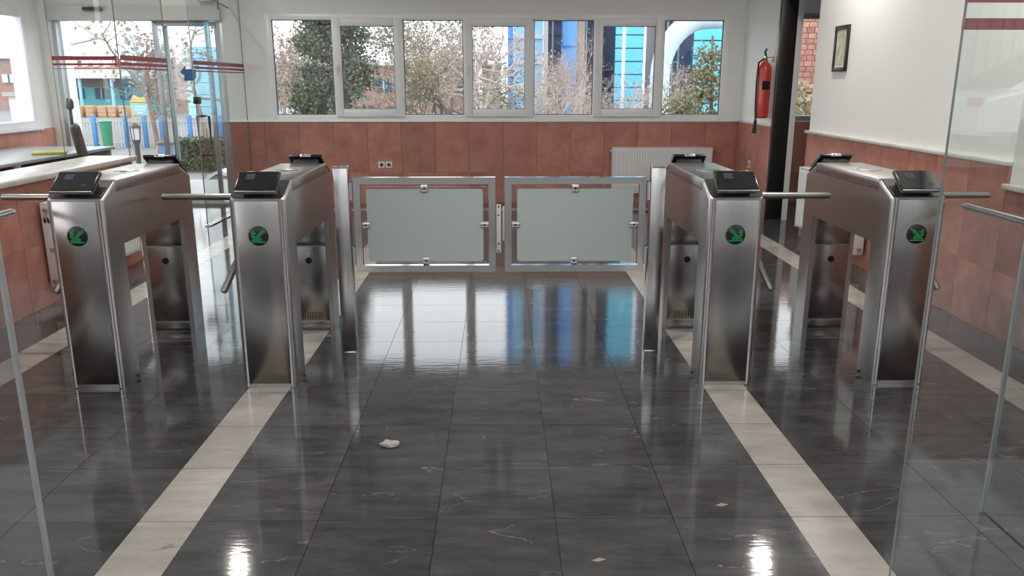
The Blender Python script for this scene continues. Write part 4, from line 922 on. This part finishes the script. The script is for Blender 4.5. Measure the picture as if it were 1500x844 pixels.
# ---------- forecourt behind the viewer: parked car and corrugated shed, mirrored in the glass
t = thing('parked_car', 'white parked sedan mirrored in the glass front', 'car', (9.05, -8.2, 0.46))
bw = 0.86
body = [(-2.2, 0.25), (-2.22, 0.55), (-2.15, 0.80), (-1.55, 0.93), (-0.5, 0.95), (1.2, 0.95), (2.0, 0.80), (2.18, 0.58), (2.18, 0.25)]
m = MB(); m.prism(body, -bw, bw, 'y'); bmesh.ops.bevel(m.bm, geom=[e for e in m.bm.edges if abs(e.verts[0].co.y - e.verts[1].co.y) < 1e-6], offset=0.06, segments=3, affect='EDGES'); m.build('body_shell', 'car_white', t)
cab = [(-1.75, 0.90), (-0.85, 1.40), (-0.5, 1.46), (0.35, 1.45), (1.15, 0.92)]
m = MB(); m.prism(cab, -bw + 0.10, bw - 0.10, 'y'); bmesh.ops.bevel(m.bm, geom=[e for e in m.bm.edges if abs(e.verts[0].co.y - e.verts[1].co.y) < 1e-6], offset=0.08, segments=3, affect='EDGES'); m.build('cabin', 'car_white', t)
for q in (-1, 1):
    for pts in ([(-1.35, 0.98), (-0.82, 1.33), (-0.40, 1.38), (-0.40, 0.98)], [(-0.32, 0.98), (-0.32, 1.38), (0.30, 1.37), (0.90, 0.98)]):
        m = MB(); m.prism(pts, q * (bw - 0.10), q * (bw - 0.092), 'y'); m.build('side_window', 'car_glass', t)
m = MB(); m.box((-1.30, 0, 1.165), (1.0, 1.25, 0.012), 0, rot=Matrix.Rotation(R(-29), 3, 'Y')); m.build('rear_window', 'car_glass', t)
m = MB(); m.box((0.80, 0, 1.18), (0.85, 1.25, 0.012), 0, rot=Matrix.Rotation(R(33), 3, 'Y')); m.build('windscreen', 'car_glass', t)
for x in (-1.35, 1.35):
    for q in (-1, 1):
        m = MB(); m.lathe([(0.18, -0.10), (0.29, -0.10), (0.315, -0.06), (0.315, 0.06), (0.29, 0.10), (0.18, 0.10)], (x, q * 0.78, 0.315), 28, axis='y'); wh = m.build('tyre', 'tyre', t)
        m = MB(); m.lathe([(0.0, 0.0), (0.19, 0.0)], (x, q * 0.885, 0.315), 20, axis='y')
        for k in range(8):
            a = R(45 * k); m.box((x + 0.10 * math.cos(a), q * 0.89, 0.315 + 0.10 * math.sin(a)), (0.035, 0.012, 0.17), 0, rot=Matrix.Rotation(math.pi / 2 - a, 3, 'Y'))
        m.build('wheel_rim', 'hub_silver', wh)
for q in (-1, 1):
    m = MB(); m.box((-2.16, q * 0.62, 0.72), (0.08, 0.36, 0.14), 0.03); m.build('tail_lamp', 'lamp_red', t)
    m = MB(); m.box((2.12, q * 0.62, 0.66), (0.10, 0.34, 0.13), 0.03); m.build('head_lamp', 'opal', t)
t = thing('corrugated_shed', 'white corrugated shed across the forecourt mirrored in the glass', 'shed', (6.0, -12.0, 0.46))
m = MB(); m.span(-18, 10, -3, 0, 0, 4.2); m.build('wall', 'sheet_metal', t)
q = MB(); q.prism([(-0.07, 0), (-0.04, 0.05), (0.04, 0.05), (0.07, 0)], 0, 4.2, 'z'); q = q.mesh('rib', 'sheet_metal')
for k in range(112): link('rib', q, t, (-17.9 + 0.25 * k, 0.0, 0))
m = MB(); m.span(-18.3, 10.3, -3.3, 0.3, 4.2, 4.4); m.build('roof', 'roof_band', t)
